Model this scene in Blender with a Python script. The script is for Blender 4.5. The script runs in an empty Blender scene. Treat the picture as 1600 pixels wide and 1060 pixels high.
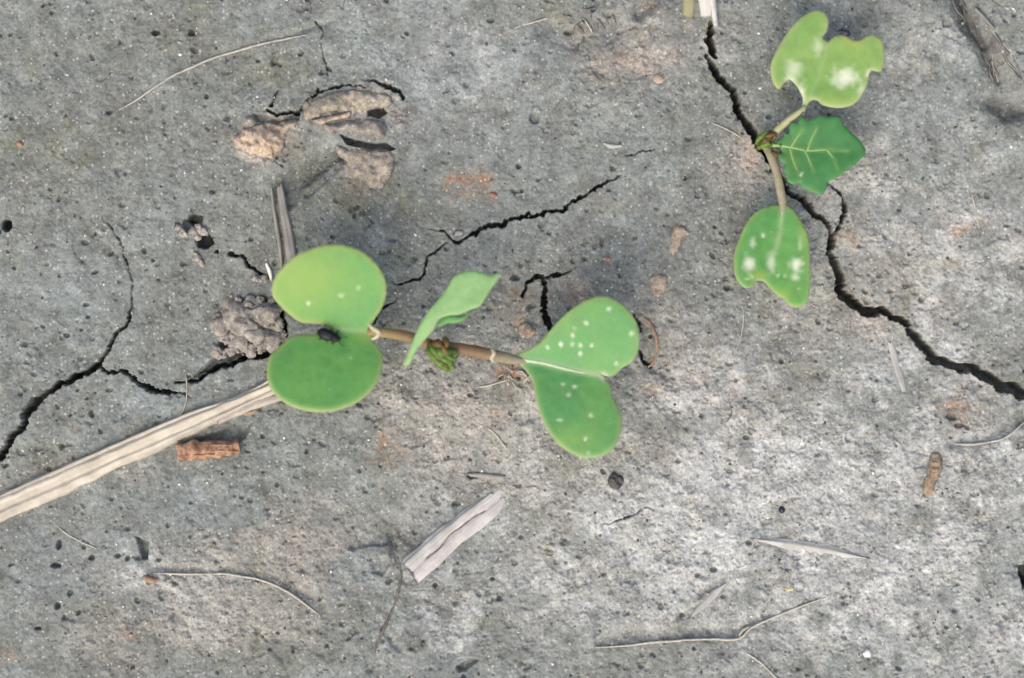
import bpy, math, random
import numpy as np
from mathutils import Vector
from mathutils.geometry import delaunay_2d_cdt

random.seed(7)
rng = np.random.default_rng(11)

# ----------------------------------------------------------------- camera, sky, sun, exposure
S = 0.107 / 1600.0            # metres on the ground for one pixel of the photograph
H = 0.22                      # camera height above the soil
scene = bpy.context.scene
col = scene.collection

cam_data = bpy.data.cameras.new('camera')
cam = bpy.data.objects.new('camera', cam_data)
col.objects.link(cam)
cam.location = (0, 0, H)
cam.rotation_euler = (0, 0, 0)
cam_data.sensor_fit = 'HORIZONTAL'
cam_data.sensor_width = 36.0
cam_data.lens = 36.0 * H / 0.107
cam_data.clip_start = 0.01
cam_data.clip_end = 50.0
cam_data.dof.use_dof = True
cam_data.dof.focus_distance = H - 0.001
cam_data.dof.aperture_fstop = 10.0
scene.camera = cam

SUN_EL, SUN_AZ = math.radians(50), math.radians(200)     # azimuth clockwise from +Y (photo top)
world = bpy.data.worlds.new('World')
scene.world = world
world.use_nodes = True
wn = world.node_tree
for n in list(wn.nodes):
    wn.nodes.remove(n)
sky = wn.nodes.new('ShaderNodeTexSky')
sky.sky_type = 'NISHITA'
sky.sun_disc = False
sky.sun_elevation = SUN_EL
sky.sun_rotation = SUN_AZ
sky.air_density = 1.0
sky.dust_density = 6.0
sky.ozone_density = 0.6
bg = wn.nodes.new('ShaderNodeBackground')
bg.inputs['Strength'].default_value = 0.14
wo = wn.nodes.new('ShaderNodeOutputWorld')
wn.links.new(sky.outputs[0], bg.inputs[0])
wn.links.new(bg.outputs[0], wo.inputs[0])

sun_data = bpy.data.lights.new('sun', 'SUN')
sun_data.energy = 0.95
sun_data.angle = math.radians(95)
sun_data.color = (1.0, 0.98, 0.94)
sun = bpy.data.objects.new('sun', sun_data)
col.objects.link(sun)
sdir = Vector((math.sin(SUN_AZ) * math.cos(SUN_EL), math.cos(SUN_AZ) * math.cos(SUN_EL), math.sin(SUN_EL)))
sun.rotation_euler = sdir.to_track_quat('Z', 'Y').to_euler()
sun.location = sdir * 1.0

scene.view_settings.view_transform = 'Standard'
scene.view_settings.look = 'None'
scene.view_settings.gamma = 1.0
scene.view_settings.use_curve_mapping = False
scene.view_settings.exposure = 0.52
scene.render.engine = 'CYCLES'
scene.cycles.max_bounces = 6
scene.cycles.diffuse_bounces = 3
scene.cycles.use_denoising = True

# ----------------------------------------------------------------- helpers
def P(px, py, z=0.0):
    """photo pixel and height in photo pixels -> point in metres"""
    zz = z * S
    k = (H - zz) / H
    return ((px - 800.0) * S * k, (530.0 - py) * S * k, zz)

def P_arr(pxy, z):
    zz = z * S
    k = (H - zz) / H
    return np.stack([(pxy[:, 0] - 800) * S * k, (530 - pxy[:, 1]) * S * k, zz], 1)

TAB = rng.random((16, 512, 512), dtype=np.float32)

def vnoise(x, y, wl, seed=0):
    x = np.asarray(x, np.float32) / wl + 131.7 * (seed + 1)
    y = np.asarray(y, np.float32) / wl + 71.3 * (seed + 1)
    xf = np.floor(x); yf = np.floor(y)
    fx = x - xf; fy = y - yf
    xi = xf.astype(np.int32); yi = yf.astype(np.int32)
    fx = fx * fx * fx * (fx * (fx * 6 - 15) + 10)
    fy = fy * fy * fy * (fy * (fy * 6 - 15) + 10)
    T = TAB[seed % 16]
    x0 = xi & 511; x1 = (xi + 1) & 511; y0 = yi & 511; y1 = (yi + 1) & 511
    a = T[x0, y0]; b = T[x1, y0]; c = T[x0, y1]; d = T[x1, y1]
    return ((a + (b - a) * fx) + ((c + (d - c) * fx) - (a + (b - a) * fx)) * fy) * 2 - 1

def fbm(x, y, wl, octv=4, seed=0, gain=0.5):
    s = 0; amp = 1.0; tot = 0
    for o in range(octv):
        s = s + amp * vnoise(x, y, wl / (2.03 ** o), seed + o * 3)
        tot += amp; amp *= gain
    return s / tot

def worley(x, y, wl, seed=0):
    x = np.asarray(x, np.float32) / wl + 50; y = np.asarray(y, np.float32) / wl + 50
    xi = np.floor(x).astype(np.int32); yi = np.floor(y).astype(np.int32)
    best = np.full(x.shape, 9.0, np.float32); ident = np.zeros(x.shape, np.float32)
    for dx in (-1, 0, 1):
        for dy in (-1, 0, 1):
            cx = xi + dx; cy = yi + dy
            jx = TAB[seed % 16][cx & 511, cy & 511]; jy = TAB[(seed + 1) % 16][cx & 511, cy & 511]
            d = (cx + jx - x) ** 2 + (cy + jy - y) ** 2
            m = d < best
            best = np.where(m, d, best)
            ident = np.where(m, TAB[(seed + 2) % 16][cx & 511, cy & 511], ident)
    return np.sqrt(best), ident

def sstep(a, b, x):
    t = np.clip((x - a) / (b - a), 0, 1)
    return t * t * (3 - 2 * t)

def inside(poly, x, y):
    poly = np.asarray(poly, float)
    r = np.zeros(np.shape(x), bool)
    n = len(poly)
    for i in range(n):
        x0, y0 = poly[i]; x1, y1 = poly[(i + 1) % n]
        if y0 == y1:
            continue
        c = ((y0 > y) != (y1 > y)) & (x < (x1 - x0) * (y - y0) / (y1 - y0) + x0)
        r ^= c
    return r

def polydist(pts, x, y, closed=False):
    pts = np.asarray(pts, float)
    n = len(pts)
    best = np.full(np.shape(x), 1e9)
    for i in range(n if closed else n - 1):
        a = pts[i][:2]; b = pts[(i + 1) % n][:2]
        ab = b - a; L = ab @ ab + 1e-9
        t = np.clip(((x - a[0]) * ab[0] + (y - a[1]) * ab[1]) / L, 0, 1)
        d = (x - a[0] - t * ab[0]) ** 2 + (y - a[1] - t * ab[1]) ** 2
        best = np.minimum(best, d)
    return np.sqrt(best)

def resample(pts, step, closed=False, smooth=True):
    """Catmull-Rom through the points (any dimension), resampled evenly"""
    p = np.asarray(pts, float)
    n = len(p)
    out = []
    rngi = range(n if closed else n - 1)
    for i in rngi:
        if closed:
            a, b, c, d = p[(i - 1) % n], p[i], p[(i + 1) % n], p[(i + 2) % n]
        else:
            a, b, c, d = p[max(i - 1, 0)], p[i], p[i + 1], p[min(i + 2, n - 1)]
        m = max(1, int(math.ceil(np.linalg.norm((c - b)[:2]) / step)))
        for k in range(m):
            t = k / m
            if smooth:
                q = 0.5 * ((2 * b) + (c - a) * t + (2 * a - 5 * b + 4 * c - d) * t * t + (3 * b - a - 3 * c + d) * t ** 3)
            else:
                q = b + (c - b) * t
            out.append(q)
    if not closed:
        out.append(p[-1])
    return np.array(out)

def tag(o, label=None, cat=None, group=None, kind=None):
    if label: o['label'] = label
    if cat: o['category'] = cat
    if group: o['group'] = group
    if kind: o['kind'] = kind
    return o

def mesh_obj(name, verts, faces, mat, parent=None, smooth=True, attrs=None):
    me = bpy.data.meshes.new(name)
    me.from_pydata([tuple(v) for v in verts], [], [tuple(f) for f in faces])
    me.update()
    if smooth:
        me.polygons.foreach_set('use_smooth', np.ones(len(me.polygons), bool))
    for k, a in (attrs or {}).items():
        at = me.attributes.new(k, 'FLOAT', 'POINT')
        at.data.foreach_set('value', np.asarray(a, np.float32))
    me.materials.append(mat)
    o = bpy.data.objects.new(name, me)
    col.objects.link(o)
    if parent is not None:
        put_under(o, parent)
    return o

def put_under(o, parent):
    # meshes are built in world metres: keep them there under the parent
    o.parent = parent
    o.matrix_parent_inverse = world_of(parent).inverted()

def world_of(o):
    from mathutils import Matrix
    m = Matrix.Translation(o.location)
    return m if o.parent is None else Matrix.Identity(4)

def empty(name, loc):
    o = bpy.data.objects.new(name, None)
    o.empty_display_size = 0.002
    o.location = loc
    col.objects.link(o)
    return o

# ----------------------------------------------------------------- materials
def new_mat(name):
    m = bpy.data.materials.new(name)
    m.use_nodes = True
    nt = m.node_tree
    for n in list(nt.nodes):
        nt.nodes.remove(n)
    return m, nt

class NB:
    """small node builder"""
    def __init__(self, nt):
        self.nt = nt
    def n(self, t, **kw):
        nd = self.nt.nodes.new(t)
        for k, v in kw.items():
            setattr(nd, k, v)
        return nd
    def put(self, sock, v):
        if hasattr(v, 'is_linked') or isinstance(v, bpy.types.NodeSocket):
            self.nt.links.new(v, sock)
        else:
            sock.default_value = v
    def attr(self, name):
        return self.n('ShaderNodeAttribute', attribute_name=name).outputs['Fac']
    def px(self):
        tc = self.n('ShaderNodeNewGeometry')
        vm = self.n('ShaderNodeVectorMath', operation='SCALE')
        self.nt.links.new(tc.outputs['Position'], vm.inputs[0])
        vm.inputs['Scale'].default_value = 1.0 / S
        return vm.outputs[0]
    def noise(self, vec, wl, detail=3.0, rough=0.55):
        nd = self.n('ShaderNodeTexNoise')
        self.nt.links.new(vec, nd.inputs['Vector'])
        nd.inputs['Scale'].default_value = 1.0 / wl
        nd.inputs['Detail'].default_value = detail
        nd.inputs['Roughness'].default_value = rough
        return nd.outputs['Fac']
    def voro(self, vec, wl, out='Distance', feature='F1'):
        nd = self.n('ShaderNodeTexVoronoi', feature=feature)
        self.nt.links.new(vec, nd.inputs['Vector'])
        nd.inputs['Scale'].default_value = 1.0 / wl
        return nd.outputs[out]
    def ramp(self, v, a, b, lo=0.0, hi=1.0):
        nd = self.n('ShaderNodeMapRange', interpolation_type='SMOOTHSTEP')
        self.put(nd.inputs['Value'], v)
        nd.inputs['From Min'].default_value = a; nd.inputs['From Max'].default_value = b
        nd.inputs['To Min'].default_value = lo; nd.inputs['To Max'].default_value = hi
        return nd.outputs['Result']
    def math(self, op, a, b=0.0):
        nd = self.n('ShaderNodeMath', operation=op)
        self.put(nd.inputs[0], a); self.put(nd.inputs[1], b)
        return nd.outputs[0]
    def mix(self, fac, a, b, mode='MIX'):
        nd = self.n('ShaderNodeMix', data_type='RGBA', blend_type=mode)
        self.put(nd.inputs[0], fac)
        for s, v in ((nd.inputs[6], a), (nd.inputs[7], b)):
            if isinstance(v, (tuple, list)):
                s.default_value = (v[0], v[1], v[2], 1)
            else:
                self.put(s, v)
        return nd.outputs[2]
    def scale_col(self, c, f):
        nd = self.n('ShaderNodeVectorMath', operation='SCALE')
        if isinstance(c, (tuple, list)):
            nd.inputs[0].default_value = c[:3]
        else:
            self.put(nd.inputs[0], c)
        self.put(nd.inputs['Scale'], f)
        return nd.outputs[0]
    def bump(self, h, dist_px, strength=1.0, normal=None):
        nd = self.n('ShaderNodeBump')
        self.put(nd.inputs['Height'], h)
        nd.inputs['Distance'].default_value = dist_px * S
        nd.inputs['Strength'].default_value = strength
        if normal is not None:
            self.put(nd.inputs['Normal'], normal)
        return nd.outputs[0]
    def bsdf(self, color, rough=0.9, spec=0.2, normal=None):
        nd = self.n('ShaderNodeBsdfPrincipled')
        if isinstance(color, (tuple, list)):
            nd.inputs['Base Color'].default_value = (color[0], color[1], color[2], 1)
        else:
            self.put(nd.inputs['Base Color'], color)
        self.put(nd.inputs['Roughness'], rough)
        nd.inputs['Specular IOR Level'].default_value = spec
        if normal is not None:
            self.put(nd.inputs['Normal'], normal)
        return nd
    def out(self, sh):
        o = self.n('ShaderNodeOutputMaterial')
        self.nt.links.new(sh, o.inputs['Surface'])

def soil_shader(name, use_attr=True, base=None, core=False):
    m, nt = new_mat(name)
    b = NB(nt)
    v = b.px()
    if use_attr:
        c = b.mix(b.attr('tan'), (0.196, 0.213, 0.197), (0.325, 0.307, 0.270))
        c = b.mix(b.attr('blue'), c, (0.222, 0.250, 0.244))
        c = b.mix(b.attr('pale'), c, (0.440, 0.450, 0.435))
        c = b.mix(b.attr('olive'), c, (0.165, 0.162, 0.105))
        c = b.mix(b.attr('damp_shade'), c, (0.145, 0.145, 0.132))
        c = b.mix(b.attr('rust'), c, (0.310, 0.195, 0.120))
        c = b.mix(b.attr('pink'), c, (0.390, 0.325, 0.275))
    else:
        c = b.mix(b.noise(v, 26, 3), base[0], base[1])
        if core:
            edge = b.math('ADD', b.attr('core'), b.math('MULTIPLY', b.math('SUBTRACT', b.noise(v, 15, 4, 0.65), 0.5), 1.5))
            c = b.mix(b.ramp(edge, 0.25, 0.75), (0.205, 0.205, 0.185), c)
    # mottling and grains of differing mineral colour
    n1 = b.noise(v, 34, 4, 0.62)
    c = b.scale_col(c, b.ramp(n1, 0.25, 0.75, 0.84, 1.16))
    n2 = b.noise(v, 7.5, 3, 0.6)
    c = b.scale_col(c, b.ramp(n2, 0.25, 0.75, 0.80, 1.18))
    warm = b.noise(v, 15, 3, 0.6)
    c = b.mix(b.ramp(warm, 0.52, 0.72, 0.0, 0.35), c, b.mix(1.0, c, (1.08, 0.99, 0.89), 'MULTIPLY'))
    n3 = b.noise(v, 3.6, 2, 0.6)
    c = b.scale_col(c, b.ramp(n3, 0.25, 0.75, 0.83, 1.17))
    n4 = b.noise(v, 18, 5, 0.7)
    c = b.scale_col(c, b.ramp(n4, 0.34, 0.50, 0.76, 1.0))
    n5 = b.noise(v, 46, 6, 0.68)
    c = b.mix(b.ramp(n5, 0.50, 0.64, 0.0, 0.55), c, b.mix(1.0, c, (1.34, 1.36, 1.35), 'MULTIPLY'))
    c = b.mix(b.ramp(b.noise(v, 75, 6, 0.68), 0.52, 0.66, 0.0, 0.62), c, b.mix(1.0, c, (0.72, 0.72, 0.64), 'MULTIPLY'))
    c = b.mix(b.ramp(b.noise(v, 28, 5, 0.7), 0.56, 0.68, 0.0, 0.55), c, b.mix(1.0, c, (0.70, 0.70, 0.68), 'MULTIPLY'))
    # dark dots that paint the shade of pores too small for the mesh
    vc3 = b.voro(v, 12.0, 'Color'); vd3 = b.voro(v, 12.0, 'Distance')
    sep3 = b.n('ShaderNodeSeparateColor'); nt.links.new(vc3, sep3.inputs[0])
    dark_specks = b.math('MULTIPLY', b.ramp(sep3.outputs[2], 0.40, 0.48), b.ramp(vd3, 0.26, 0.10))
    c = b.mix(b.math('MULTIPLY', dark_specks, 0.50), c, b.mix(1.0, c, (0.42, 0.43, 0.42), 'MULTIPLY'))
    # dark grains
    vc = b.voro(v, 9.0, 'Color'); vd = b.voro(v, 9.0, 'Distance')
    sep = b.n('ShaderNodeSeparateColor'); nt.links.new(vc, sep.inputs[0])
    dark = b.math('MULTIPLY', b.ramp(sep.outputs[0], 0.80, 0.84), b.ramp(vd, 0.34, 0.20))
    c = b.mix(b.math('MULTIPLY', dark, 0.38), c, (0.12, 0.12, 0.112))
    # pale grains
    vc2 = b.voro(v, 6.0, 'Color'); vd2 = b.voro(v, 6.0, 'Distance')
    sep2 = b.n('ShaderNodeSeparateColor'); nt.links.new(vc2, sep2.inputs[0])
    pal = b.math('MULTIPLY', b.ramp(sep2.outputs[0], 0.86, 0.90), b.ramp(vd2, 0.40, 0.25))
    c = b.mix(b.math('MULTIPLY', pal, 0.45), c, (0.58, 0.56, 0.52))
    h = b.math('ADD', b.math('MULTIPLY', b.noise(v, 5.0, 3, 0.65), 1.0), b.math('MULTIPLY', b.noise(v, 2.4, 2, 0.6), 0.6))
    nrm = b.bump(h, 1.1, 0.8)
    sh = b.bsdf(c, 0.93, 0.18, nrm)
    b.out(sh.outputs[0])
    return m

def leaf_mat(name, main, second, rim, spot=(0.74, 0.78, 0.62), vein=(0.42, 0.52, 0.30), trans=0.25, yellow=(0.34, 0.46, 0.085)):
    m, nt = new_mat(name)
    b = NB(nt)
    v = b.px()
    n1 = b.noise(v, 70, 3, 0.55)
    c = b.mix(b.ramp(n1, 0.3, 0.7), main, second)
    n2 = b.noise(v, 13, 4, 0.6)
    c = b.scale_col(c, b.ramp(n2, 0.25, 0.75, 0.90, 1.10))
    c = b.mix(b.attr('yellow'), c, yellow)
    # faint net of minor veins
    ve = b.n('ShaderNodeTexVoronoi', feature='DISTANCE_TO_EDGE')
    nt.links.new(v, ve.inputs['Vector']); ve.inputs['Scale'].default_value = 1 / 17.0
    net = b.ramp(ve.outputs['Distance'], 0.07, 0.0)
    c = b.mix(b.math('MULTIPLY', net, 0.05), c, vein)
    c = b.mix(b.attr('vein'), c, vein)
    c = b.mix(b.attr('rim'), c, rim)
    c = b.mix(b.attr('spot'), c, spot)
    # specks of pale bloom
    vc = b.voro(v, 15.0, 'Color'); vd = b.voro(v, 15.0, 'Distance')
    sp = b.n('ShaderNodeSeparateColor'); nt.links.new(vc, sp.inputs[0])
    fl = b.math('MULTIPLY', b.ramp(sp.outputs[1], 0.90, 0.93), b.ramp(vd, 0.16, 0.06))
    c = b.mix(b.math('MULTIPLY', fl, 0.35), c, (0.50, 0.58, 0.38))
    h = b.math('ADD', b.noise(v, 11, 3, 0.6), b.math('MULTIPLY', net, -0.25))
    nrm = b.bump(h, 0.7, 0.5)
    sh = b.bsdf(c, b.ramp(n2, 0.3, 0.7, 0.42, 0.58), 0.38, nrm)
    tr = b.n('ShaderNodeBsdfTranslucent')
    b.put(tr.inputs['Color'], b.mix(0.5, c, (0.30, 0.48, 0.06)))
    mx = b.n('ShaderNodeMixShader')
    mx.inputs[0].default_value = trans
    nt.links.new(sh.outputs[0], mx.inputs[1]); nt.links.new(tr.outputs[0], mx.inputs[2])
    b.out(mx.outputs[0])
    return m

def streak_mat(name, c0, c1, c2, streak=1.0, rough=0.7):
    """dry plant tissue: fibres running along the piece (attributes across, along)"""
    m, nt = new_mat(name)
    b = NB(nt)
    cx = b.n('ShaderNodeCombineXYZ')
    b.put(cx.inputs[0], b.math('MULTIPLY', b.attr('across'), 1.0)); b.put(cx.inputs[1], b.math('MULTIPLY', b.attr('along'), 0.05))
    v = cx.outputs[0]
    n1 = b.noise(v, 14.0, 3, 0.55); n2 = b.noise(v, 4.0, 3, 0.6)
    c = b.mix(b.ramp(n1, 0.32, 0.68), c0, c1)
    c = b.mix(b.math('MULTIPLY', b.ramp(n2, 0.55, 0.75), streak), c, c2)
    pv = b.px()
    c = b.scale_col(c, b.ramp(b.noise(pv, 30, 4, 0.6), 0.25, 0.75, 0.82, 1.15))
    dirt = b.ramp(b.noise(pv, 22, 4, 0.7), 0.56, 0.72)
    c = b.mix(b.math('MULTIPLY', dirt, 0.5), c, (0.27, 0.26, 0.24))
    nrm = b.bump(n2, 0.7, 0.7)
    b.out(b.bsdf(c, rough, 0.25, nrm).outputs[0])
    return m

def plain_mat(name, c0, c1, wl=10, rough=0.8, spec=0.25, bump=1.0):
    m, nt = new_mat(name)
    b = NB(nt)
    v = b.px()
    n1 = b.noise(v, wl, 4, 0.62)
    c = b.mix(b.ramp(n1, 0.3, 0.7), c0, c1)
    nrm = b.bump(b.noise(v, max(2.5, wl * 0.4), 3, 0.6), bump, 0.8)
    b.out(b.bsdf(c, rough, spec, nrm).outputs[0])
    return m

M = {}
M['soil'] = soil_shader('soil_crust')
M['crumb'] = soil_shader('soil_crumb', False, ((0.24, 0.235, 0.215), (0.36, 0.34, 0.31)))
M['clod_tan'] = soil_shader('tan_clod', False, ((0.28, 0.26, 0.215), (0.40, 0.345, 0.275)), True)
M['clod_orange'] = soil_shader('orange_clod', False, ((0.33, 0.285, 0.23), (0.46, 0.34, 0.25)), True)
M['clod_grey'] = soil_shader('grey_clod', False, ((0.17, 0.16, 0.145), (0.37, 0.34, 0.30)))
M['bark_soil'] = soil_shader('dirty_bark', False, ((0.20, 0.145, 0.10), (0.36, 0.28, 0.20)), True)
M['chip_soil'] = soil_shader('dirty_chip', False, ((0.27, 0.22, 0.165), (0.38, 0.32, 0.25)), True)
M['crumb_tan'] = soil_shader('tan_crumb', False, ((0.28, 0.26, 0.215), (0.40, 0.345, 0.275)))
M['sand'] = plain_mat('quartz_grain', (0.60, 0.60, 0.57), (0.78, 0.77, 0.73), 6, 0.5, 0.4)
M['dark_grain'] = plain_mat('dark_grain', (0.05, 0.05, 0.048), (0.11, 0.105, 0.10), 5, 0.7)
M['straw'] = streak_mat('straw', (0.40, 0.365, 0.30), (0.55, 0.505, 0.415), (0.28, 0.26, 0.22), 0.55)
M['straw_grey'] = streak_mat('grey_straw', (0.42, 0.40, 0.385), (0.50, 0.485, 0.47), (0.34, 0.32, 0.31), 0.4)
M['straw_white'] = streak_mat('bleached_straw', (0.60, 0.59, 0.54), (0.72, 0.70, 0.64), (0.42, 0.40, 0.34), 0.5)
M['straw_olive'] = streak_mat('olive_straw', (0.30, 0.29, 0.16), (0.40, 0.38, 0.22), (0.20, 0.18, 0.09), 0.7)
M['straw_pale'] = streak_mat('sunken_straw', (0.37, 0.37, 0.345), (0.45, 0.45, 0.42), (0.30, 0.30, 0.28), 0.5)
M['straw_dark'] = streak_mat('weathered_straw', (0.25, 0.24, 0.21), (0.36, 0.345, 0.31), (0.15, 0.14, 0.12), 0.7)
M['twig'] = plain_mat('brown_twig', (0.17, 0.085, 0.05), (0.46, 0.29, 0.19), 11, 0.85, 0.15, 2.2)
M['twig_end'] = plain_mat('twig_core', (0.42, 0.28, 0.19), (0.50, 0.36, 0.26), 6)
M['brown_chip'] = plain_mat('brown_chip', (0.20, 0.13, 0.09), (0.36, 0.26, 0.18), 8)
M['tan_chip'] = plain_mat('tan_chip', (0.34, 0.27, 0.20), (0.46, 0.38, 0.29), 12)
M['yellow_crumb'] = plain_mat('yellow_crumb', (0.46, 0.42, 0.20), (0.52, 0.48, 0.30), 6)
M['red_chip'] = plain_mat('red_chip', (0.30, 0.13, 0.09), (0.38, 0.20, 0.15), 6)
M['fibre'] = plain_mat('root_fibre', (0.33, 0.315, 0.265), (0.48, 0.455, 0.39), 9, 0.8)
M['fibre_dark'] = plain_mat('dark_fibre', (0.10, 0.09, 0.075), (0.20, 0.18, 0.15), 9, 0.8)
M['fibre_dead'] = plain_mat('dead_fibre', (0.12, 0.112, 0.10), (0.22, 0.205, 0.185), 9, 0.85)
M['beetle'] = plain_mat('beetle_shell', (0.004, 0.005, 0.006), (0.008, 0.009, 0.012), 4, 0.4, 0.25, 0.2)
M['beetle_blue'] = plain_mat('blue_beetle_shell', (0.010, 0.012, 0.030), (0.022, 0.026, 0.060), 4, 0.25, 0.5, 0.2)
M['cot_a'] = leaf_mat('cotyledon_light', (0.105, 0.325, 0.085), (0.135, 0.355, 0.085), (0.40, 0.46, 0.18))
M['cot_b'] = leaf_mat('cotyledon_mid', (0.110, 0.330, 0.105), (0.150, 0.375, 0.105), (0.34, 0.44, 0.18))
M['cot_c'] = leaf_mat('cotyledon_yellowish', (0.190, 0.360, 0.090), (0.250, 0.410, 0.110), (0.48, 0.48, 0.26))
M['young'] = leaf_mat('young_leaf', (0.240, 0.460, 0.170), (0.290, 0.500, 0.205), (0.36, 0.52, 0.24))
M['true'] = leaf_mat('serrated_leaf', (0.042, 0.185, 0.052), (0.056, 0.215, 0.060), (0.11, 0.27, 0.10), vein=(0.22, 0.36, 0.10), trans=0.18, yellow=(0.10, 0.20, 0.05))
M['vein'] = plain_mat('leaf_vein', (0.20, 0.35, 0.11), (0.27, 0.41, 0.15), 10, 0.5, 0.35, 0.4)
M['vein_pale'] = plain_mat('pale_midrib', (0.34, 0.47, 0.27), (0.44, 0.54, 0.36), 10, 0.5, 0.35, 0.4)
M['petiole'] = plain_mat('petiole', (0.21, 0.14, 0.065), (0.30, 0.21, 0.10), 20, 0.5, 0.35, 0.5)
M['petiole_green'] = plain_mat('green_petiole', (0.27, 0.285, 0.14), (0.34, 0.34, 0.20), 12, 0.5, 0.35, 0.5)
M['petiole_grey'] = plain_mat('grey_petiole', (0.22, 0.205, 0.13), (0.31, 0.285, 0.19), 12, 0.5, 0.35, 0.5)
def stalk_mat(name, ca, cb, a0, a1):
    m, nt = new_mat(name); b = NB(nt); v = b.px()
    c = b.mix(b.ramp(b.attr('along'), a0, a1), ca, cb)
    c = b.scale_col(c, b.ramp(b.noise(v, 9, 4, 0.6), 0.25, 0.75, 0.75, 1.2))
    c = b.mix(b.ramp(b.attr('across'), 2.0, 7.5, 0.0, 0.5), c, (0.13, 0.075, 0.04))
    b.out(b.bsdf(c, 0.5, 0.35, b.bump(b.noise(v, 6, 3), 0.6, 0.7)).outputs[0])
    return m
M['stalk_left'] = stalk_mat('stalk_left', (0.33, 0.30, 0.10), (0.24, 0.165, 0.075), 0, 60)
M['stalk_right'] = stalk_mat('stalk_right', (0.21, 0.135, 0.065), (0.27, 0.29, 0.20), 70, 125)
M['sheath'] = plain_mat('petiole_sheath', (0.40, 0.37, 0.24), (0.50, 0.46, 0.33), 6, 0.6, 0.3, 0.5)
M['bud_green'] = plain_mat('bud_green', (0.030, 0.075, 0.012), (0.13, 0.22, 0.03), 6, 0.5, 0.35, 0.8)
M['bud_brown'] = plain_mat('bud_brown', (0.035, 0.018, 0.008), (0.15, 0.10, 0.02), 6, 0.5, 0.35, 0.8)

# ----------------------------------------------------------------- the soil: one sheet, cracks and pores cut into it
STEP = 1.43                                     # grid step in photo pixels inside the frame
core_x = np.arange(-35, 1635 + STEP, STEP)
core_y = np.arange(-35, 1095 + STEP, STEP)
def stretch(core):
    g = STEP * np.cumsum(1.13 ** np.arange(1, 66))
    return np.concatenate([core[0] - g[::-1], core, core[-1] + g])
gx = stretch(core_x); gy = stretch(core_y)
NX, NY = len(gx), len(gy)
X, Y = np.meshgrid(gx, gy)                      # (NY, NX) in photo pixels
X = X.astype(np.float32); Y = Y.astype(np.float32)
jit_m = ((X > -30) & (X < 1630) & (Y > -30) & (Y < 1090)).astype(np.float32)
Xj = X; Yj = Y
far = sstep(300, 1600, np.maximum(np.maximum(-X, X - 1600), np.maximum(-Y, Y - 1060)))   # fine relief fades where the mesh is coarse
near = 1 - far

# blobs with ragged edges
wx = X + 26 * fbm(X, Y, 60, 3, 1); wy = Y + 26 * fbm(X, Y, 60, 3, 5)
wx2 = X + 8 * fbm(X, Y, 18, 3, 2); wy2 = Y + 8 * fbm(X, Y, 18, 3, 8)
def blob(cx, cy, rx, ry, s=1.0, rot=0, soft=1.0, fine=False):
    ax, ay = (wx2, wy2) if fine else (wx, wy)
    dx = ax - cx; dy = ay - cy
    if rot:
        c_, s_ = math.cos(math.radians(rot)), math.sin(math.radians(rot))
        dx, dy = dx * c_ + dy * s_, -dx * s_ + dy * c_
    r = (dx / rx) ** 2 + (dy / ry) ** 2
    return (s * np.exp(-np.minimum(r, 30) * (1.0 / soft))).astype(np.float32)
def blobs(lst):
    m = np.zeros_like(X)
    for b_ in lst:
        m = np.maximum(m, blob(*b_[:4], *(b_[4:] if len(b_) > 4 else ())))
    return m

tan = blobs([(430, 225, 70, 45, .7), (560, 170, 90, 36, .8), (580, 265, 55, 45, .8), (1000, 560, 260, 170, .55), (1350, 430, 220, 220, .6), (1500, 420, 160, 120, .5), (1400, 60, 120, 60, .35), (1180, 420, 120, 100, .45), (980, 90, 130, 70, .75), (700, 650, 160, 110, .7), (860, 640, 70, 110, .8),
             (430, 860, 180, 90, .85), (330, 960, 180, 80, .9), (170, 1010, 90, 60, .6), (850, 760, 220, 110, .55), (1100, 700, 260, 150, .6),
             (1500, 600, 120, 70, .45), (120, 740, 150, 30, .6), (1170, 260, 60, 60, .5), (840, 880, 160, 80, .5), (1130, 60, 70, 60, .5)])
blue = blobs([(680, 90, 190, 110, .8), (700, 230, 120, 90, .5), (110, 480, 150, 120, .6), (240, 620, 150, 60, .6), (330, 790, 120, 50, .8),
              (90, 880, 130, 70, .7), (1480, 300, 170, 130, .5), (1450, 130, 140, 120, .55), (380, 40, 120, 60, .5), (1480, 960, 220, 130, .5), (560, 880, 60, 40, .7)])
pale = blobs([(1250, 820, 420, 220, .85), (1480, 740, 240, 160, .7), (1500, 980, 260, 130, .6), (1400, 330, 200, 130, .45), (1540, 420, 160, 110, .5), (1420, 90, 120, 90, .35), (1500, 230, 120, 70, .35), (700, 60, 130, 70, .35), (1000, 900, 260, 150, .65), (1430, 560, 220, 110, .45), (1100, 620, 200, 120, .55),
              (740, 800, 120, 60, .4), (700, 960, 160, 100, .45), (250, 900, 110, 40, .55), (720, 130, 120, 80, .35), (1300, 950, 300, 120, .6), (900, 700, 160, 90, .45)])
olive = blobs([(90, 230, 130, 70, .55), (300, 70, 120, 70, .35), (420, 110, 110, 60, .45), (560, 300, 90, 50, .55), (640, 330, 60, 40, .5),
               (230, 560, 70, 40, .2), (250, 690, 90, 30, .45), (90, 720, 90, 22, .4), (860, 25, 60, 40, .5), (700, 200, 40, 40, .25), (60, 100, 120, 90, .25), (440, 1040, 100, 40, .25)])
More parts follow.
